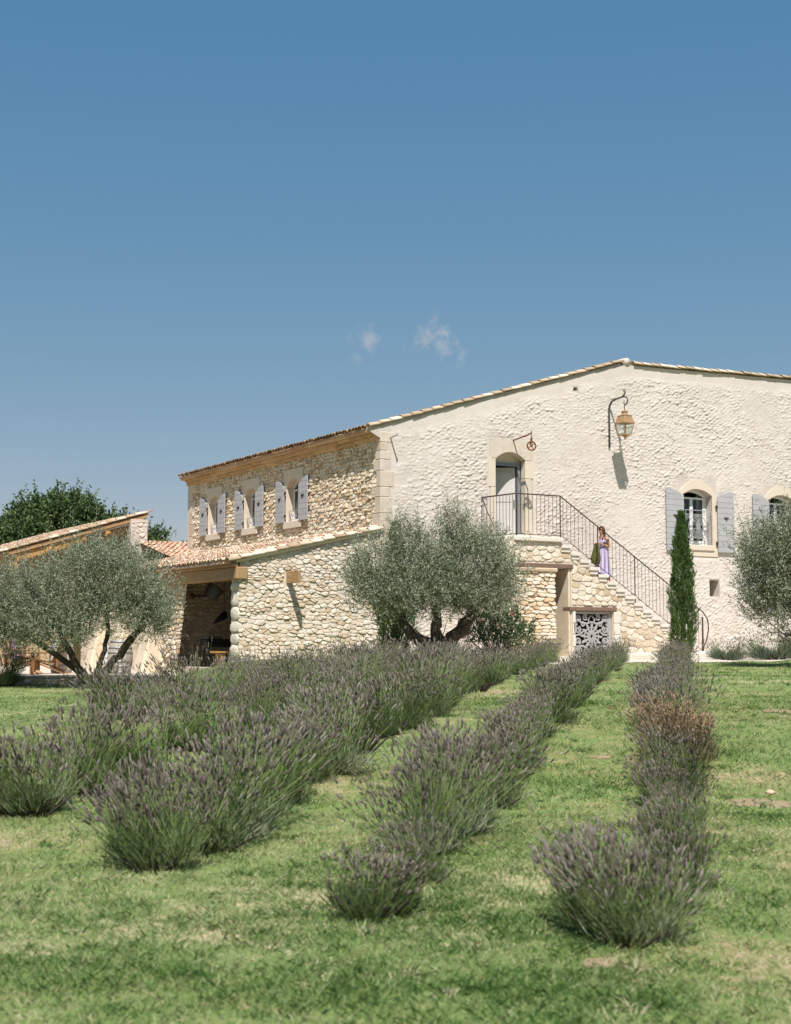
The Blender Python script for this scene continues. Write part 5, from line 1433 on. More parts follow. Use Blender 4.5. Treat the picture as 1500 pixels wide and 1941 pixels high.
def sitter():
    p = G(-10.42, 38.4); z = -0.452; o_ = (p[0], p[1], z)
    s_t = empty('person', o_, 'seated person with dark hair and purple top in the teak chair at the left edge', 'person')
    def W(f, s, h): v = RT * f + FH * s; return (o_[0] + v[0], o_[1] + v[1], z + h)
    P = {'pelvis': (*W(.05, 0, .46), .13), 'belly': (*W(-.03, 0, .62), .125), 'chest': (*W(-.12, 0, .84), .14), 'collar': (*W(-.16, 0, .97), .09), 'neck': (*W(-.16, 0, 1.05), .05), 'jaw': (*W(-.12, 0, 1.11), .06), 'skull': (*W(-.14, 0, 1.21), .085), 'crown': (*W(-.14, 0, 1.27), .05)}
    E = [('pelvis', 'belly'), ('belly', 'chest'), ('chest', 'collar'), ('collar', 'neck'), ('neck', 'jaw'), ('jaw', 'skull'), ('skull', 'crown')]
    for s, n in ((-1, 'n'), (1, 'f')):
        P.update({n + 'sh': (*W(-.15, s * .17, .93), .055), n + 'el': (*W(-.05, s * .27, .69), .042), n + 'ha': (*W(.22, s * .3, .67), .028), n + 'hp': (*W(.08, s * .1, .46), .09), n + 'kn': (*W(.5, s * .11, .50), .062), n + 'an': (*W(.6, s * .11, .10), .04), n + 'to': (*W(.76, s * .11, .04), .032)})
        E += [('collar', n + 'sh'), (n + 'sh', n + 'el'), (n + 'el', n + 'ha'), ('pelvis', n + 'hp'), (n + 'hp', n + 'kn'), (n + 'kn', n + 'an'), (n + 'an', n + 'to')]
        for k in range(4):
            P[n + 'f%d' % k] = (*W(.30, s * (.275 + .017 * k), .66), .009); E.append((n + 'ha', n + 'f%d' % k))
        P[n + 'th'] = (*W(.26, s * .25, .665), .010); E.append((n + 'ha', n + 'th'))
    skin_body('body', P, E, M_SKIN, s_t, o_)
    purple = mat('purple_cotton', [(0.20, 0.10, 0.24), (0.30, 0.17, 0.33)], scale=10, rough=0.9)
    q = MB(); V = []; n = 18
    prof = [(W(.05, 0, .42), .17, .20), (W(-.02, 0, .60), .155, .185), (W(-.11, 0, .82), .165, .20), (W(-.16, 0, .95), .12, .17), (W(-.16, 0, 1.0), .07, .08)]
    for (c, rx, ry) in prof:
        for k in range(n):
            a = 2 * math.pi * k / n; v = RT * rx * math.cos(a) + FH * ry * math.sin(a); V.append((c[0] + v[0], c[1] + v[1], c[2]))
    q.add(V, [(j * n + k, j * n + (k + 1) % n, (j + 1) * n + (k + 1) % n, (j + 1) * n + k) for j in range(len(prof) - 1) for k in range(n)]); q.build('top', purple, s_t, True, org=o_)
    q = MB(); c = W(-.165, 0, 1.02); q.lathe(c, [(.03, 0), (.075, .04), (.10, .12), (.102, .2), (.08, .265), (.03, .295)], 12); q.build('hair', M_HAIR, s_t, True, org=o_)
sitter()

# ------------------------------------------------------------------ foliage
def rvec(n, rng):
    v = rng.normal(size=(n, 3)); return v / np.linalg.norm(v, axis=1, keepdims=True)
def unit(v): return v / np.maximum(np.linalg.norm(v, axis=-1, keepdims=True), 1e-9)

def leaf_quads(base, dirn, length, width, rng, curl=0.0):
    """diamond leaves: base (n,3), direction, length (n,), width (n,)"""
    n = len(base)
    side = unit(np.cross(dirn, rvec(n, rng)))
    mid = base + dirn * (length * 0.45)[:, None]
    tip = base + dirn * length[:, None]
    if curl: tip = tip + np.array([0, 0, -1]) * (length * curl)[:, None]
    V = np.stack([base, mid - side * (width / 2)[:, None], tip, mid + side * (width / 2)[:, None]], 1).reshape(-1, 3)
    F_ = np.arange(4 * n).reshape(n, 4)
    return V, F_

def crown(blobs, nshoot, per, shoot, leaf, wid, rng, up=0.7, inner=0.45, spread=0.9, ragged=0.0):
    """leaves of a crown; blobs: (x, y, z, rx, ry, rz) relative to the base, in world axes"""
    B = np.array(blobs, float)
    pr = (B[:, 3] * B[:, 4] * B[:, 5]) ** (2 / 3.0); pr /= pr.sum()
    k = rng.choice(len(B), nshoot, p=pr)
    dv_ = rvec(nshoot, rng)
    rad = inner + (1.03 - inner) * rng.random(nshoot) ** 0.55
    # uneven outline: lobes and gaps
    lump = 0.93 + 0.16 * np.sin(dv_[:, 0] * 7 + k * 1.3) * np.sin(dv_[:, 1] * 6 + k) + 0.10 * np.sin(dv_[:, 2] * 11 + 2 * k)
    if ragged:   # tufted outline: leaves gather in clumps with air between them
        cl = np.sin(dv_[:, 0] * 13 + 3 * k) * np.sin(dv_[:, 1] * 12 + k) * np.sin(dv_[:, 2] * 12 + 2 * k)
        lump = lump + ragged * cl + 0.16 * (rng.random(nshoot) < .12)
    c = B[k, :3] + dv_ * B[k, 3:] * (rad * lump)[:, None]
    sd_ = unit(0.55 * dv_ + up * np.array([0, 0, 1]) + 0.45 * rvec(nshoot, rng))
    ln = shoot * rng.uniform(0.5, 1.3, nshoot)
    if ragged:   # long whips standing out of the crown
        wh = (rng.random(nshoot) < .07) & (dv_[:, 2] > -.1); ln = np.where(wh, ln * 1.9, ln)
        sd_ = np.where(wh[:, None], unit(.7 * dv_ + np.array([0, 0, 1.0]) + .25 * rvec(nshoot, rng)), sd_)
    t = (np.arange(per) + 0.5) / per
    base = c[:, None, :] + sd_[:, None, :] * (ln[:, None] * t[None, :])[..., None]
    base = base + rng.normal(scale=0.012, size=base.shape)
    ld = unit(sd_[:, None, :] * 0.75 + spread * rvec(nshoot * per, rng).reshape(nshoot, per, 3))
    L_ = leaf * rng.uniform(0.6, 1.25, (nshoot, per)); W_ = wid * rng.uniform(0.7, 1.3, (nshoot, per))
    V, F_ = leaf_quads(base.reshape(-1, 3), ld.reshape(-1, 3), L_.ravel(), W_.ravel(), rng)
    tn = np.clip(rng.normal(0.5, 0.2, (nshoot, 1)) + rng.normal(0, 0.14, (nshoot, per)), 0.01, 0.99).ravel()
    return V, F_, np.repeat(tn, 4), c, sd_

def gaxes(r, f, z): v = RT * r + FH * f; return (v[0], v[1], z)

def olive_tree(l, d, blobs, limbs, label, seed, nshoot, trunk=0.27, zoff=0.0):
    rng = np.random.default_rng(seed)
    p = G(l, d); z0 = float(gz(*p)) + zoff
    t_ = empty('olive_tree', (p[0], p[1], z0), label, 'olive tree', 'olive trees on the lawn')
    B = []
    for (r, f, z, rx, rf, rz) in blobs:
        x, y, zz = gaxes(r, f, z); B.append((x, y, zz, rx, (rx + rf) / 2, rz))
    V, F_, tn, c, sd_ = crown(B, nshoot, 17, 0.46, 0.080, 0.0170, rng, up=0.8, ragged=0.62)
    quick('crown', V, F_, M_OLIVE, t_, tn)
    q = MB()
    for lm in limbs:
        pts = [gaxes(a[0], a[1], a[2]) for a in lm]; rad = [a[3] for a in lm]
        # gnarled: subdivide with wobble
        P2 = []; R2 = []
        for i in range(len(pts) - 1):
            for s in range(4):
                u = s / 4; w0 = 0.035 * min(1, rad[i] * 6)
                P2.append(tuple(pts[i][k] + (pts[i + 1][k] - pts[i][k]) * u + rng.normal(0, w0) for k in range(3))); R2.append((rad[i] + (rad[i + 1] - rad[i]) * u) * rng.uniform(0.88, 1.14))
        P2.append(pts[-1]); R2.append(rad[-1])
        q.tube(P2, R2, 9)
    q.build('trunk', M_BARK, t_, True)
    # twigs through the crown
    q = MB(); ends = [gaxes(*lm[-1][:3]) for lm in limbs]
    for i in rng.choice(len(c), 130, replace=False):
        e = min(ends, key=lambda e_: sum((e_[k] - c[i][k]) ** 2 for k in range(3)))
        m_ = [(e[k] + c[i][k]) / 2 + rng.normal(0, 0.06) - (0.12 if k == 2 else 0) for k in range(3)]
        q.tube([e, m_, tuple(c[i]), tuple(c[i] + sd_[i] * 0.3)], [0.022, 0.014, 0.008, 0.004], 4)
    q.build('branches', M_BARK, t_, True)
    return t_

olive_tree(0.99, 35.0, [(-1.05, 0, 2.15, 1.0, 1.0, 0.95), (-1.55, -0.1, 1.78, 0.66, 0.8, 0.50), (-0.72, 0.2, 2.92, 0.45, 0.5, 0.50), (-0.05, -0.3, 1.85, 0.85, 0.9, 0.58), (0.85, 0, 2.25, 1.08, 1.1, 0.95), (1.45, 0, 1.75, 0.72, 0.8, 0.52), (0.52, 0.1, 3.25, 0.36, 0.4, 0.52), (1.20, 0.2, 2.85, 0.62, 0.6, 0.42), (0.0, 0.1, 2.35, 0.80, 0.9, 0.62), (0.0, -0.4, 1.45, 1.0, 0.7, 0.42), (0.45, 0.1, 3.45, 0.26, 0.3, 0.42), (-0.85, 0.1, 3.15, 0.28, 0.3, 0.42), (-1.9, 0, 2.2, 0.35, 0.4, 0.40), (1.75, 0, 2.3, 0.35, 0.4, 0.40), (1.0, -0.3, 1.5, 0.7, 0.6, 0.42), (-1.0, -0.3, 1.5, 0.7, 0.6, 0.42)],
           [[(0, 0, -0.15, .36), (0.0, 0, 0.25, .30), (-0.05, 0, 0.5, .26)], [(-0.08, 0, 0.35, .20), (-0.48, -.05, 0.66, .15), (-0.78, -.1, 0.95, .13), (-0.85, 0, 1.5, .09), (-1.1, 0.1, 2.2, .05)],
            [(0.0, 0, 0.4, .18), (0.06, .05, 0.9, .13), (0.05, .1, 1.4, .10), (0.15, .1, 2.0, .06)], [(0.1, 0, 0.35, .22), (0.45, -.05, 0.62, .18), (0.85, -.1, 1.08, .16), (1.05, 0, 1.55, .11), (1.1, 0.1, 2.3, .05)], [(0.9, -.05, 1.1, .10), (0.7, 0, 1.8, .07), (0.55, 0, 2.8, .03)]],
           'silvery olive tree with a dark forked trunk in front of the house corner', 101, 5800)
olive_tree(-7.60, 35.3, [(-1.15, 0, 2.15, 1.40, 1.3, 1.0), (0.27, 0.2, 2.60, 1.30, 1.2, 0.92), (1.05, 0, 2.10, 0.85, 1.0, 0.90), (-2.17, -0.2, 1.55, 1.0, 1.0, 0.75), (-0.8, -0.5, 1.40, 1.15, 0.9, 0.50), (1.50, -0.1, 1.62, 0.48, 0.6, 0.55), (0.05, 0.3, 3.15, 0.85, 0.8, 0.42), (-2.1, 0.3, 2.35, 0.85, 0.8, 0.55), (-2.9, 0, 1.7, 0.8, 1, 0.8)],
           [[(0, 0, -0.2, .26), (0.02, 0, 0.2, .22)], [(0.0, 0, 0.1, .16), (0.35, 0, 0.45, .11), (0.75, 0, 0.95, .10), (1.15, 0.05, 1.5, .08), (1.35, 0, 2.2, .04)], [(-.05, 0, 0.1, .15), (-.35, -.05, 0.5, .10), (-.62, 0, 1.0, .08), (-1.1, 0, 1.9, .05)], [(0, .05, 0.15, .10), (0.25, .1, 0.8, .07), (0.35, .15, 1.4, .05), (0.2, .1, 2.4, .03)], [(-.2, .1, 0.3, .10), (-1.2, 0, 1.0, .07), (-2.1, 0, 1.6, .04)]],
           'broad olive tree at the left with a leaning trunk beside the barrels', 102, 7600)
olive_tree(9.42, 31.4, [(-0.30, 0, 2.08, 1.10, 1.2, 1.05), (-1.08, 0, 2.52, 0.62, 0.7, 0.58), (-1.18, -0.1, 1.92, 0.50, 0.6, 0.58), (-0.95, 0, 1.32, 0.60, 0.6, 0.46), (-0.45, 0.1, 2.78, 0.58, 0.6, 0.45), (0.5, 0, 2.5, 1.2, 1.2, 1.2)],
           [[(0, 0, -0.15, .26), (0.0, 0, 0.5, .20), (-0.1, 0, 0.9, .17)], [(-.05, 0, 0.7, .13), (-.5, 0, 1.3, .09), (-1.0, 0, 2.0, .05)], [(0, 0, 0.8, .12), (0.1, 0, 1.5, .09), (0.1, 0, 2.4, .04)]],
           'olive tree cut off by the right edge, hiding the second window', 103, 5000)

def far_tree(px, d, lobes, label, seed, n, leaf=0.19, up=0.8):
    """lobes in metres: right, up, radius, height radius"""
    rng = np.random.default_rng(seed)
    p = G((px - 750) / 2650.0 * d, d); z0 = float(gz(*p))
    t_ = empty('background_tree', (p[0], p[1], z0), label, 'tree', 'dark trees behind the buildings')
    B = [(*gaxes(r, 0, z), a, a, b) for (r, z, a, b) in lobes]
    V, F_, tn, c, sd_ = crown(B, n, 13, 0.62, leaf, leaf * 0.6, rng, up=up, inner=0.35, ragged=0.25)
    quick('crown', V, F_, M_PINE, t_, tn)
    q = MB(); top = max(l[1] for l in lobes)
    q.tube([(0, 0, -0.3), (0.1, 0, top * 0.4), (0, 0.1, top)], [0.32, 0.24, 0.06], 8)
    for (x, y, z, *_r) in B: q.tube([(0.05, 0, max(1.0, z * 0.55)), (x * 0.5, y * 0.5, z * 0.8), (x, y, z)], [0.14, 0.09, 0.03], 6)
    q.build('trunk', M_BARK, t_, True)
far_tree(100, 75, [(0, 6.4, 2.5, 2.1), (-1.9, 5.8, 1.7, 1.7), (0.6, 7.8, 1.2, 1.0), (-0.6, 7.7, 1.0, 0.9), (1.7, 6.6, 1.3, 1.5), (-2.9, 4.9, 1.3, 1.4), (0, 4.2, 3.2, 1.6), (1.8, 7.7, 0.55, 0.7), (-1.6, 7.2, 0.8, 0.8), (-2.4, 6.6, 0.7, 0.7)], 'big dark green tree rising behind the barn roof at the left', 111, 6400)
far_tree(212, 77, [(0, 5.9, 1.45, 1.6), (0.35, 7.0, 0.75, 0.8), (-0.7, 6.8, 0.55, 1.0), (0.9, 5.3, 0.7, 0.9), (0, 4.2, 1.5, 1.3)], 'smaller dark tree right of the big one, behind the barn roof', 112, 2600)
far_tree(292, 86, [(0, 6.3, 0.75, 1.5), (0.1, 4.5, 1.0, 1.6)], 'slender poplar seen beside the white barn pier', 113, 1300, 0.19, 1.1)
far_tree(328, 88, [(0, 5.6, 0.9, 1.3), (0, 4.0, 1.2, 1.4)], 'rounded dark tree in the gap between barn and farmhouse', 114, 1300, 0.19, 1.0)
far_tree(357, 90, [(0, 5.4, 0.9, 1.2), (0, 4.0, 1.2, 1.4)], 'dark tree touching the far corner of the farmhouse', 115, 1200, 0.19, 1.0)
far_tree(-30, 80, [(0, 4.6, 1.8, 1.8), (0, 3.2, 2.2, 1.6), (0.6, 6.0, 0.9, 0.9)], 'dark tree at the left edge behind the olive', 116, 1600)

def cypress(l, d, h, prof, label, seed, n):
    rng = np.random.default_rng(seed)
    p = G(l, d); z0 = float(gz(*p))
    t_ = empty('cypress', (p[0], p[1], z0), label, 'cypress', 'slim cypresses near the house')
    zt_ = rng.random(n) ** 0.85
    rr = np.interp(zt_, [a for a, b in prof], [b for a, b in prof])
    a = rng.uniform(0, 2 * math.pi, n)
    lump = 1 + 0.24 * np.sin(a * 3 + zt_ * 17) + 0.16 * np.sin(a * 7 - zt_ * 33)
    rad = rr * lump * (0.55 + 0.5 * rng.random(n) ** 0.5)
    c = np.stack([rad * np.cos(a), rad * np.sin(a), 0.1 + zt_ * (h - 0.25)], 1)
    o_ = np.stack([np.cos(a), np.sin(a), np.zeros(n)], 1)
    sd_ = unit(0.30 * o_ + np.array([0, 0, 1.0]) + 0.28 * rvec(n, rng))
    per = 5
    t = (np.arange(per)) / per * 0.13
    base = (c[:, None, :] + sd_[:, None, :] * t[None, :, None]).reshape(-1, 3)
    ld = unit(np.repeat(sd_, per, 0) + 0.5 * rvec(n * per, rng))
    V, F_ = leaf_quads(base, ld, rng.uniform(0.06, 0.12, n * per), rng.uniform(0.012, 0.026, n * per), rng)
    tn = np.repeat(np.clip(rng.normal(0.5, 0.22, n), 0.02, 0.98), per * 4)
    quick('crown', V, F_, M_CYP, t_, tn)
    q = MB(); q.tube([(0, 0, -0.2), (0, 0, h * 0.5), (0, 0, h * 0.93)], [0.09, 0.05, 0.012], 7)
    for k in range(60):
        z = rng.uniform(0.25, h * 0.85); aa = rng.uniform(0, 6.28); r_ = float(np.interp(z / h, [a_ for a_, b in prof], [b for a_, b in prof])) * 0.8
        q.tube([(0, 0, z - 0.15), (r_ * 0.6 * math.cos(aa), r_ * 0.6 * math.sin(aa), z), (r_ * math.cos(aa), r_ * math.sin(aa), z + 0.3)], [0.018, 0.012, 0.004], 4)
    q.build('trunk', M_BARK, t_, True)
cypress(8.2, 40.0, 4.22, [(0, .22), (.08, .29), (.25, .31), (.45, .28), (.6, .24), (.75, .18), (.88, .10), (.97, .04), (1, .015)], 'slim green cypress standing in front of the lower stairs', 121, 4600)
cypress(-0.02, 37.6, 3.72, [(0, .32), (.1, .42), (.3, .44), (.5, .30), (.7, .15), (.85, .08), (.95, .04), (1, .015)], 'slim cypress half hidden behind the left of the forked olive', 122, 4200)

# oleander with pink flowers
def oleander():
    rng = np.random.default_rng(131); l, d = 2.75, 37.2
    p = G(l, d); z0 = float(gz(*p)); t_ = empty('oleander', (p[0], p[1], z0), 'oleander bush with pink flowers at the foot of the screen wall', 'shrub')
    V, F_, tn, c, sd_ = crown([(*gaxes(0, 0, 0.75), 0.7, 0.7, 0.62), (*gaxes(0.45, -0.1, 0.5), 0.5, 0.5, 0.45), (*gaxes(-0.5, 0, 0.8), 0.45, 0.5, 0.5), (*gaxes(0.1, 0, 1.2), 0.4, 0.4, 0.3)], 420, 14, 0.34, 0.13, 0.024, rng, up=0.75, spread=0.8)
    quick('leaves', V, F_, M_OLEA, t_, tn)
    q = MB()
    for i in rng.choice(len(c), 40, replace=False): q.tube([(rng.normal(0, .08), rng.normal(0, .08), -0.05), (c[i][0] * .6, c[i][1] * .6, c[i][2] * .5), tuple(c[i])], [0.018, 0.012, 0.006], 4)
    q.build('stems', M_WOODY, t_, True)
    for (r, f, z) in ((-0.48, -.5, 1.02), (-0.22, -.55, 1.10), (-.05, -.5, 1.28), (0.0, -.52, 1.36), (-0.82, -.4, 0.72), (0.3, -.5, 1.2)):
        cx = np.array(gaxes(r, f, z)); n = 22
        b = cx + rng.normal(0, 0.028, (n, 3)); V, F_ = leaf_quads(b, rvec(n, rng), rng.uniform(.03, .055, n), rng.uniform(.03, .05, n), rng)
        quick('flower', V, F_, M_PINK, t_)
oleander()

# ------------------------------------------------------------------ lavender
def ribbons(P0, P1, P2, wd, rng):
    n = len(P0); side = unit(np.cross(P2 - P0, rvec(n, rng))) * (wd / 2)[:, None]
    V = np.stack([P0 - side, P0 + side, P1 - side, P1 + side, P2 - side * .8, P2 + side * .8], 1).reshape(-1, 3)
    b = np.arange(n)[:, None] * 6
    F_ = np.concatenate([b + np.array([[0, 1, 3, 2]]), b + np.array([[2, 3, 5, 4]])], 0)
    return V, F_

def spindles(A, B, rad, rng):
    n = len(A); t = unit(B - A); x = unit(np.cross(t, rvec(n, rng))); y = np.cross(t, x)
    rings = []
    for (u, r) in ((0, .35), (.2, 1.0), (.5, .75), (.72, .95), (1, .2)):
        c = A + (B - A) * u
        for k in range(4):
            an = k * math.pi / 2 + u * 1.3
            rings.append(c + (x * math.cos(an) + y * math.sin(an)) * (rad * r)[:, None])
    V = np.stack(rings, 1).reshape(-1, 3); b = np.arange(n)[:, None] * 20
    fs = []
    for r in range(4):
        for k in range(4): fs.append([r * 4 + k, r * 4 + (k + 1) % 4, (r + 1) * 4 + (k + 1) % 4, (r + 1) * 4 + k])
    F_ = np.concatenate([b + np.array([f]) for f in fs], 0)
    return V, F_

def lavender_meshes(seed, nst=430, nlf=2600, h=0.70, splay=0.52, lean=(0, 0), mound=0.36, mats=None, spike=1.0):
    """a bush grown from several crowns, each leaning its own way"""
    rng = np.random.default_rng(seed)
    mf, ms, mw = mats or (M_LAVF, M_LAVS, M_LAVW)
    nc = int(rng.integers(5, 8))
    ca = rng.uniform(0, 6.28, nc) ; cr = mound * rng.uniform(.12, .72, nc)
    cc = np.stack([cr * np.cos(ca), cr * np.sin(ca)], 1)
    tilt = cc / mound * .62 + rng.normal(0, .16, (nc, 2)) + np.array(lean)[None]
    ch = rng.uniform(.62, 1.14, nc)
    pr = rng.uniform(.5, 1.4, nc); pr /= pr.sum()
    k = rng.choice(nc, nst, p=pr)
    dr = np.concatenate([tilt[k] + rng.normal(0, splay * .66, (nst, 2)), np.ones((nst, 1))], 1); dr = unit(dr)
    o_ = np.concatenate([cc[k] + rng.normal(0, .05, (nst, 2)), np.full((nst, 1), .10)], 1)
    th = np.arccos(np.clip(dr[:, 2], -1, 1))
    L_ = h * ch[k] * (.40 + .74 * rng.random(nst) ** .8) * np.where(rng.random(nst) < .05, 1.28, 1.0) * (1 - .08 * th)
    bend = rng.normal(0, .06, (nst, 3))
    P1 = o_ + dr * (L_ * .5)[:, None] + bend * .5
    P2 = o_ + dr * L_[:, None] + np.array([0, 0, 1.]) * (0.03 * th)[:, None] + bend * .2
    tip = P2 + unit(dr + np.array([0, 0, .15]) + .18 * rvec(nst, rng)) * (spike * rng.uniform(.04, .10, nst))[:, None]
    V, F_ = ribbons(o_, P1, P2, rng.uniform(.003, .0055, nst), rng)
    tn = np.repeat(np.clip(rng.normal(.5, .24, nst), .02, .98), 6)
    stem = quick('stems', V, F_, ms, 'mesh', tn)
    V, F_ = spindles(P2, tip, rng.uniform(.0055, .0115, nst), rng)
    wt = np.repeat(np.clip(rng.normal(.5, .25, nst), .02, .98), 20)
    fl = quick('flower_spikes', V, F_, mw, 'mesh', wt)
    # foliage: tufts of narrow leaves round every crown
    k = rng.choice(nc, nlf, p=pr)
    az = rng.uniform(0, 2 * math.pi, nlf); te = np.arccos(rng.uniform(.0, 1, nlf)); rd = mound * .62 * rng.uniform(.2, 1.05, nlf) * ch[k]
    c = np.stack([cc[k, 0] + np.sin(te) * np.cos(az) * rd, cc[k, 1] + np.sin(te) * np.sin(az) * rd, .04 + np.cos(te) * rd * 1.25 * (h / .70)], 1)
    c[:, :2] += tilt[k] * c[:, 2:3] * .5
    ld = unit(np.concatenate([tilt[k] * .7, np.full((nlf, 1), .8)], 1) + .3 * np.stack([np.sin(te) * np.cos(az), np.sin(te) * np.sin(az), np.zeros(nlf)], 1) + .42 * rvec(nlf, rng))
    V, F_ = leaf_quads(c, ld, rng.uniform(.06, .20, nlf), rng.uniform(.005, .010, nlf), rng)
    ct = rng.normal(0, .16, nc)
    lf = quick('foliage', V, F_, mf, 'mesh', np.repeat(np.clip(rng.normal(.5, .2, nlf) + ct[k], .02, .98), 4))
    q = MB()
    for j in range(26):
        a_ = rng.uniform(0, 6.28); r_ = mound * rng.uniform(.5, .95)
        q.tube([(.04 * math.cos(a_), .04 * math.sin(a_), -.06), (r_ * .55 * math.cos(a_), r_ * .55 * math.sin(a_), .05), (r_ * math.cos(a_), r_ * math.sin(a_), .18)], [.018, .012, .006], 4)
    wd = q.mesh('woody_base', M_WOODY)
    return [stem, fl, lf, wd]

LV = [lavender_meshes(200 + i, nst=[330, 400, 270, 360, 380][i], nlf=3000, splay=[.50, .56, .46, .60, .52][i], lean=[(-.16, .0), (-.08, 0), (-.04, -.06), (-.22, .03), (-.12, .06)][i]) for i in range(5)]
LV_NEAR = lavender_meshes(211, nst=520, nlf=3600, h=.74, splay=.60, lean=(-.26, -.02), mound=.42, spike=1.1)
LV_SMALL = lavender_meshes(212, nst=300, nlf=3200, h=.40, splay=.50, mound=.27, spike=.6)
LV_DRY = lavender_meshes(213, nst=520, nlf=2600, h=.58, splay=.55, mats=(M_DRYF, M_DRYF, M_DRYW), mound=.38, spike=.7)
LV_GREY = lavender_meshes(214, nst=260, nlf=4200, h=.62, splay=.62, mound=.40, mats=(mat('grey_lavender_foliage', [(0.07, 0.11, 0.06), (0.13, 0.17, 0.11), (0.2, 0.24, 0.17)], scale=4, tint=.9, rough=.8, trans=.15), M_LAVS, M_LAVW), spike=.8)

def bush(l, d, kind, scale, label, group, rng, rot=None, name='lavender_bush'):
    p = G(l, d); z = float(gz(*p))
    b = empty(name, (p[0], p[1], z - 0.02), label, 'lavender', group)
    b.rotation_euler = (rng.uniform(-.10, .10), rng.uniform(-.10, .10), (rng.uniform(-.6, .6) - YAW) if rot is None else rot)
    wx_ = rng.uniform(0.98, 1.36); b.scale = (scale * wx_, scale * wx_ * rng.uniform(.9, 1.1), scale * rng.uniform(.85, 1.15))
    for me, nm in zip(kind, ('stems', 'flower_spikes', 'foliage', 'woody_base')):
        o = bpy.data.objects.new(nm, me); COL.objects.link(o); o.parent = b; o['kind'] = 'stuff'
    return b

rl = random.Random(77)
SLP = 0.213
ORD = ['first', 'second', 'third', 'fourth', 'fifth', 'sixth', 'seventh', 'eighth', 'ninth', 'tenth', 'eleventh', 'twelfth']
rows = [(-7.35, 18.2, 33.5, 'the farthest left row', 'running up to the lean-to', 'farthest left lavender row', 1, 1.0),
        (-5.55, 12.9, 34.0, 'the second row from the left', 'near the forked olive', 'second lavender row from the left', 3, 1.08),
        (-3.75, 11.0, 35.2, 'the middle row', 'ending below the oleander', 'middle lavender row', 3, 1.04),
        (-1.95, 10.2, 35.4, 'the row before the carved screen', 'close to it', 'lavender row leading to the carved screen', 3, .94),
        (-0.35, 18.2, 36.0, 'the rightmost row past the dried bush', 'near the cypress', 'rightmost lavender row', 3, .98)]
for (a, d0, d1, lab, end, grp, first, rs_) in rows:
    ds = []; d = d0
    while d < d1:
        ds.append(d); d += rl.uniform(.62, .92) * float(np.interp(d, [10, 20, 36], [1, .85, .72]))
    ds = [d for i, d in enumerate(ds) if i < 2 or rl.random() > .10]
    for i, d in enumerate(ds):
        s = rs_ * rl.uniform(.74, 1.20) * float(np.interp(d, [10, 14, 20, 28, 36], [.95, .90, .78, .64, .60]))
        if rl.random() < 0.08: s *= .8
        k = i + first - 1; j = len(ds) - 1 - i
        if k < len(ORD): lb = '%s lavender bush from the near end of %s' % (ORD[k], lab)
        elif j < 5: lb = '%s lavender bush from the house end of %s' % (ORD[j], lab)
        else: lb = 'lavender bush among the middle ones of %s' % lab
        bush(a + SLP * d + rl.uniform(-.14, .14), d, LV[rl.randrange(5)], s, lb, grp, rl)
# bushes that stand apart or look different
bush(1.22, 7.6, LV_NEAR, .74, 'large splayed lavender bush nearest the camera at the lower right', 'rightmost lavender row', rl, rot=-YAW)
bush(1.46, 8.15, LV_NEAR, .62, 'lavender bush just behind the nearest splayed one at the lower right', 'rightmost lavender row', rl, rot=-YAW + .5)
bush(1.78, 9.0, LV[2], .50, 'low thin lavender bush third from the camera in the rightmost row', 'rightmost lavender row', rl)
bush(1.98, 9.9, LV[0], .52, 'low lavender bush fourth from the camera in the rightmost row', 'rightmost lavender row', rl)
bush(2.12, 10.8, LV[3], .48, 'low lavender bush fifth from the camera in the rightmost row', 'rightmost lavender row', rl)
bush(2.30, 11.6, LV[2], .50, 'low lavender bush sixth from the camera in the rightmost row', 'rightmost lavender row', rl)
bush(2.40, 12.4, LV[1], .58, 'low green lavender bush seventh from the camera in the rightmost row', 'rightmost lavender row', rl)
bush(2.60, 13.2, LV[2], .66, 'lavender bush in front of the dried brown one in the rightmost row', 'rightmost lavender row', rl)
bush(2.80, 13.9, LV[0], .70, 'lavender bush directly below the dried brown bush', 'rightmost lavender row', rl)
bush(2.95, 14.8, LV_DRY, .88, 'dried brown lavender bush in the rightmost row', 'rightmost lavender row', rl)
bush(3.10, 15.6, LV_DRY, .80, 'half dried lavender bush behind the brown one', 'rightmost lavender row', rl)
bush(3.28, 16.6, LV[4], .82, 'dense purple lavender bush touching the far side of the dried ones', 'rightmost lavender row', rl)
bush(3.46, 17.4, LV[1], .82, 'lavender bush just beyond the two dried brown bushes', 'rightmost lavender row', rl)
bush(-0.15, 8.15, LV_SMALL, .80, 'small clipped lavender bush with woody brown base at the near end of its row', 'lavender row leading to the carved screen', rl)
bush(0.20, 9.3, LV[2], .60, 'lavender bush right behind the small clipped one', 'lavender row leading to the carved screen', rl)
bush(-1.66, 9.75, LV_NEAR, .80, 'lavender bush with stalks splayed left at the near end of the middle row', 'middle lavender row', rl, rot=-YAW - .2)
bush(-1.38, 10.35, LV[3], .88, 'second bush from the near end of the middle row', 'middle lavender row', rl)
bush(-3.05, 11.9, LV_NEAR, 1.0, 'big lavender bush at the left edge, nearest of its row', 'second lavender row from the left', rl, rot=-YAW + .9)
bush(-3.55, 12.2, LV[1], .85, 'lavender bush cut by the left edge of the picture', 'second lavender row from the left', rl)
p_ = (8.95, 38.0)
bush(8.85, 37.3, LV_GREY, .95, 'grey green lavender tuft on the gravel beside the newel post', 'lavender along the gravel', rl)
bush(10.0, 36.9, LV_GREY, 1.15, 'broad lavender clump under the right olive tree', 'lavender along the gravel', rl)
bush(10.7, 37.0, LV[0], 1.2, 'lavender clump at the right edge beyond the olive shade', 'lavender along the gravel', rl)
bush(-10.0, 36.0, LV[4], 1.15, 'dark green lavender clump below the teak chairs', 'lavender by the terrace', rl)
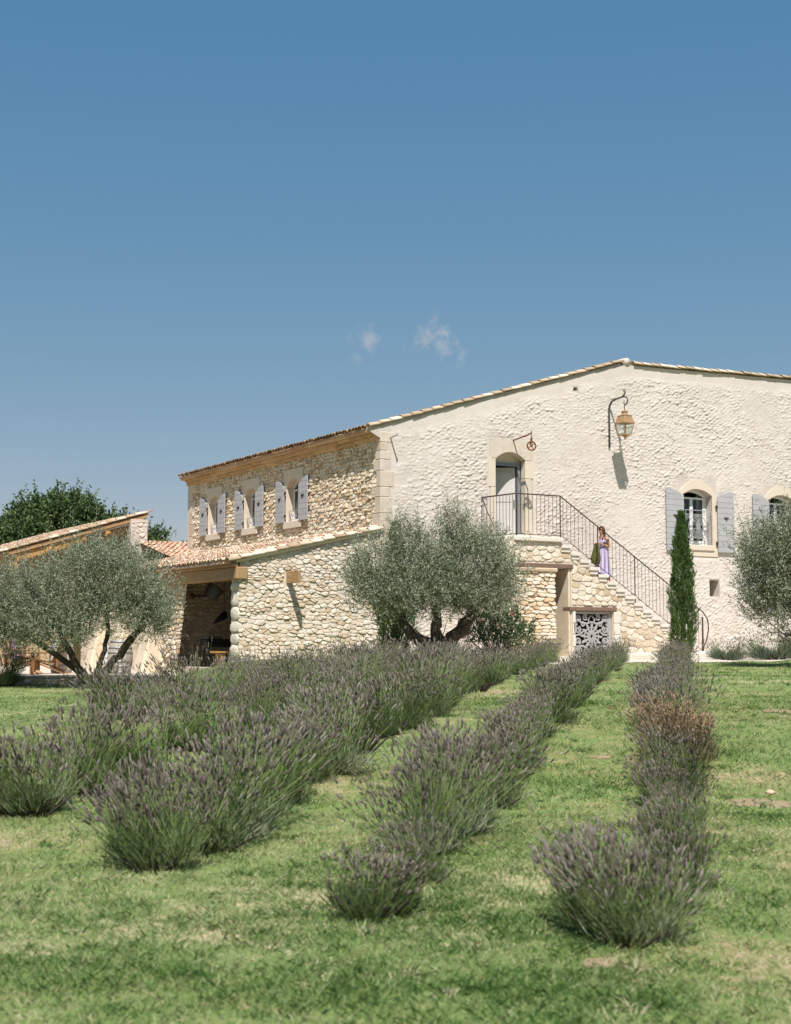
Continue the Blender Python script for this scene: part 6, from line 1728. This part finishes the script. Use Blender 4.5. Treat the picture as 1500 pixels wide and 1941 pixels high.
bush(-10.7, 36.2, LV[2], 1.15, 'lavender clump at the left edge in front of the terrace wall', 'lavender by the terrace', rl)

# tall green weed rising in the middle row
rngw = np.random.default_rng(5); p = G(-1.42, 11.0); z = float(gz(*p))
we = empty('tall_weed', (p[0], p[1], z), 'tall pale green weed standing up out of the middle lavender row', 'weed')
q = MB(); q.tube([(0, 0, -.05), (.01, 0, .5), (0, .01, 1.0)], [.008, .006, .003], 5); q.build('stalk', M_LAVS, we)
n = 170; t = rngw.random(n); b_ = np.stack([np.zeros(n), np.zeros(n), t], 1); a_ = rngw.uniform(0, 6.28, n)
V, F_ = leaf_quads(b_, unit(np.stack([np.cos(a_), np.sin(a_), rngw.uniform(.6, 1.6, n)], 1)), rngw.uniform(.05, .10, n) * (1.1 - .6 * t), rngw.uniform(.010, .016, n), rngw)
quick('leaves', V, F_, mat('weed_leaf', [(0.09, 0.20, 0.04), (0.14, 0.27, 0.07)], trans=.25), we)
q = MB()
for k, (l, d, r) in enumerate(((3.46, 13.1, .05), (0.9, 8.9, .03), (3.9, 14.3, .02))):
    p = G(l, d); z = float(gz(*p)); q = MB()
    q.lathe((p[0], p[1], z - .01), [(r * .6, 0), (r, r * .3), (r * .8, r * .7), (r * .3, r * .9)], 7, rot=k)
    tag(q.build('fieldstone', M_STONEP, None, True), ['pale stone lying in the grass right of the rightmost lavender row', 'small pale stone in the grass left of the nearest bush', 'tiny stone in the grass at the right'][k], 'stone')

# ------------------------------------------------------------------ grass
rs2 = random.Random(55)
SOIL = [(1.05, 7.15, .20), (2.9, 8.4, .25), (2.35, 7.4, .16), (-1.6, 8.6, .16), (-0.9, 6.6, .18), (0.55, 8.7, .12), (-0.2, 6.1, .2), (3.25, 12.6, .45), (3.9, 12.9, .3), (3.1, 10.6, .2), (0.9, 11.6, .15), (-2.2, 8.0, .2), (1.9, 6.6, .15), (4.6, 15.6, .4), (5.4, 19.5, .5), (2.2, 15.2, .2)]
M_SOIL = mat('bare_dry_soil', [(0.22, 0.165, 0.095), (0.31, 0.24, 0.15), (0.38, 0.30, 0.20)], scale=14, var=0.6, bump=0.8, bump_scale=60, rough=1.0, spec=0.05)
SOIL = [(l, d, r * .5) for (l, d, r) in SOIL if d > 7 and l > -1 and (d < 8.6 or d > 12)]
for (l, d, r) in SOIL:
    q = MB(); p = G(l, d); n = 14
    ring = []
    for k in range(n):
        a = 2 * math.pi * k / n; rr = r * rs2.uniform(.6, 1.15); v = RT * rr * 1.5 * math.cos(a) + FH * rr * math.sin(a); x, y = p[0] + v[0], p[1] + v[1]
        ring.append((x, y, float(gz(x, y)) + .006))
    q.add([(p[0], p[1], float(gz(*p)) + .012)] + ring, [(0, 1 + k, 1 + (k + 1) % n) for k in range(n)])
    tag(q.build('bare_soil', M_SOIL, None, True), kind='structure')

def grass(seed, n, d0, d1, hgt, wid, pw=1.0):
    rng = np.random.default_rng(seed)
    d = d0 + (d1 - d0) * rng.random(n) ** pw
    l = (rng.random(n) * 2 - 1) * (0.315 * d + 1.2)
    e = 34.0 + 0.42 * (l - 5.3) + 0.12 * np.sin(l * 2.3) + 0.07 * np.sin(l * 5.1)
    P = CAM[:2] + d[:, None] * FH + l[:, None] * RT
    # clumps, thin dry patches
    nz = np.sin(P[:, 0] * 1.7 + 2.1 * np.sin(P[:, 1] * .9)) * np.sin(P[:, 1] * 1.9 + 1.3 * np.sin(P[:, 0] * 1.1))
    n2 = np.sin(P[:, 0] * 6.1 + 2 * np.sin(P[:, 1] * 4.3)) * np.sin(P[:, 1] * 5.7 + 2 * np.sin(P[:, 0] * 3.9))
    n3 = np.sin(P[:, 0] * .55 + 1.0) * np.sin(P[:, 1] * .7 - .6)
    lush = .5 + .24 * nz + .26 * n2 + .18 * n3
    keep = rng.random(n) < np.clip(.42 + lush, .3, 1)
    for (sl_, sd2, sr) in SOIL:
        in_ = ((l - sl_) / (sr * 1.5)) ** 2 + ((d - sd2) / sr) ** 2 < rng.uniform(.5, 1.2, n)
        keep &= ~(in_ & (rng.random(n) < .62))
    keep &= ~((l > 1.6) & (d > e - .03)) & ~((P[:, 0] > -15) & (P[:, 0] < -8.0) & (P[:, 1] > 2.0)) & ~((P[:, 0] > -8.1) & (P[:, 1] > .3))
    P = P[keep]; lush = lush[keep]; m = len(P)
    z = gz(P[:, 0], P[:, 1])
    b = np.concatenate([P, z[:, None] - .004], 1)
    h = hgt * rng.uniform(.45, 1.3, m) * (.55 + .8 * lush)
    az = rng.uniform(0, 6.283, m); tl = rng.uniform(.3, 1.6, m)
    dr = np.stack([np.cos(az) * tl, np.sin(az) * tl, np.ones(m)], 1); dr = unit(dr)
    sd_ = unit(np.cross(dr, rvec(m, rng))) * (wid * rng.uniform(.6, 1.4, m) / 2)[:, None]
    mid = b + dr * (h * .55)[:, None]; tip = b + dr * h[:, None] + np.stack([np.cos(az), np.sin(az), -.4 * np.ones(m)], 1) * (h * .22 * tl)[:, None]
    V = np.stack([b - sd_, b + sd_, mid + sd_ * .8, tip, mid - sd_ * .8], 1).reshape(-1, 3)
    q_ = np.arange(m)[:, None] * 5
    tn = np.clip(.86 - .80 * lush + rng.normal(0, .17, m) + (rng.random(m) < .10) * .35, .02, .98)
    return V, q_ + np.array([[0, 1, 2, 3, 4]]), np.repeat(tn, 5)
def tufts(seed, n):
    rng = np.random.default_rng(seed)
    d = 5 + 26 * rng.random(n) ** 1.3; l = (rng.random(n) * 2 - 1) * (.315 * d + 1)
    P = CAM[:2] + d[:, None] * FH + l[:, None] * RT; per = 26
    c = np.repeat(P, per, 0) + rng.normal(0, .035, (n * per, 2)) * np.repeat(rng.uniform(.6, 2.0, n), per)[:, None]
    m = len(c); z = gz(c[:, 0], c[:, 1])
    az = rng.uniform(0, 6.283, m); tl = rng.uniform(.3, 1.3, m)
    dr = unit(np.stack([np.cos(az) * tl, np.sin(az) * tl, np.ones(m)], 1)); h = rng.uniform(.04, .085, m) * np.repeat(rng.uniform(.6, 1.2, n), per)
    b = np.concatenate([c, z[:, None] - .004], 1); sd_ = unit(np.cross(dr, rvec(m, rng))) * (rng.uniform(.006, .011, m) / 2)[:, None]
    mid = b + dr * (h * .55)[:, None]; tip = b + dr * h[:, None] + np.stack([np.cos(az), np.sin(az), -.6 * np.ones(m)], 1) * (h * .25 * tl)[:, None]
    V = np.stack([b - sd_, b + sd_, mid + sd_ * .8, tip, mid - sd_ * .8], 1).reshape(-1, 3)
    tn = np.clip(np.repeat(rng.choice([.2, .32, .45, .8], n, p=[.35, .35, .2, .1]), per) + rng.normal(0, .09, m), .02, .98)
    return V, np.arange(m)[:, None] * 5 + np.array([[0, 1, 2, 3, 4]]), np.repeat(tn, 5)
V, F_, tn = tufts(305, 800)
tag(quick('grass_tufts', V, F_, M_GRASS, None, tn), 'coarse darker tufts and weeds dotted through the lawn', 'grass', kind='stuff')
for (sd0, n, d0, d1, hg, wd, pw) in ((301, 150000, 4.8, 12.0, .052, .0052, .8), (302, 105000, 11.8, 22.0, .055, .0065, .85), (303, 48000, 21.8, 37.5, .06, .011, .9)):
    V, F_, tn = grass(sd0, n, d0, d1, hg, wd, pw)
    tag(quick('grass', V, F_, M_GRASS, None, tn), 'short mown grass with dry straw patches covering the lawn', 'grass', kind='stuff')
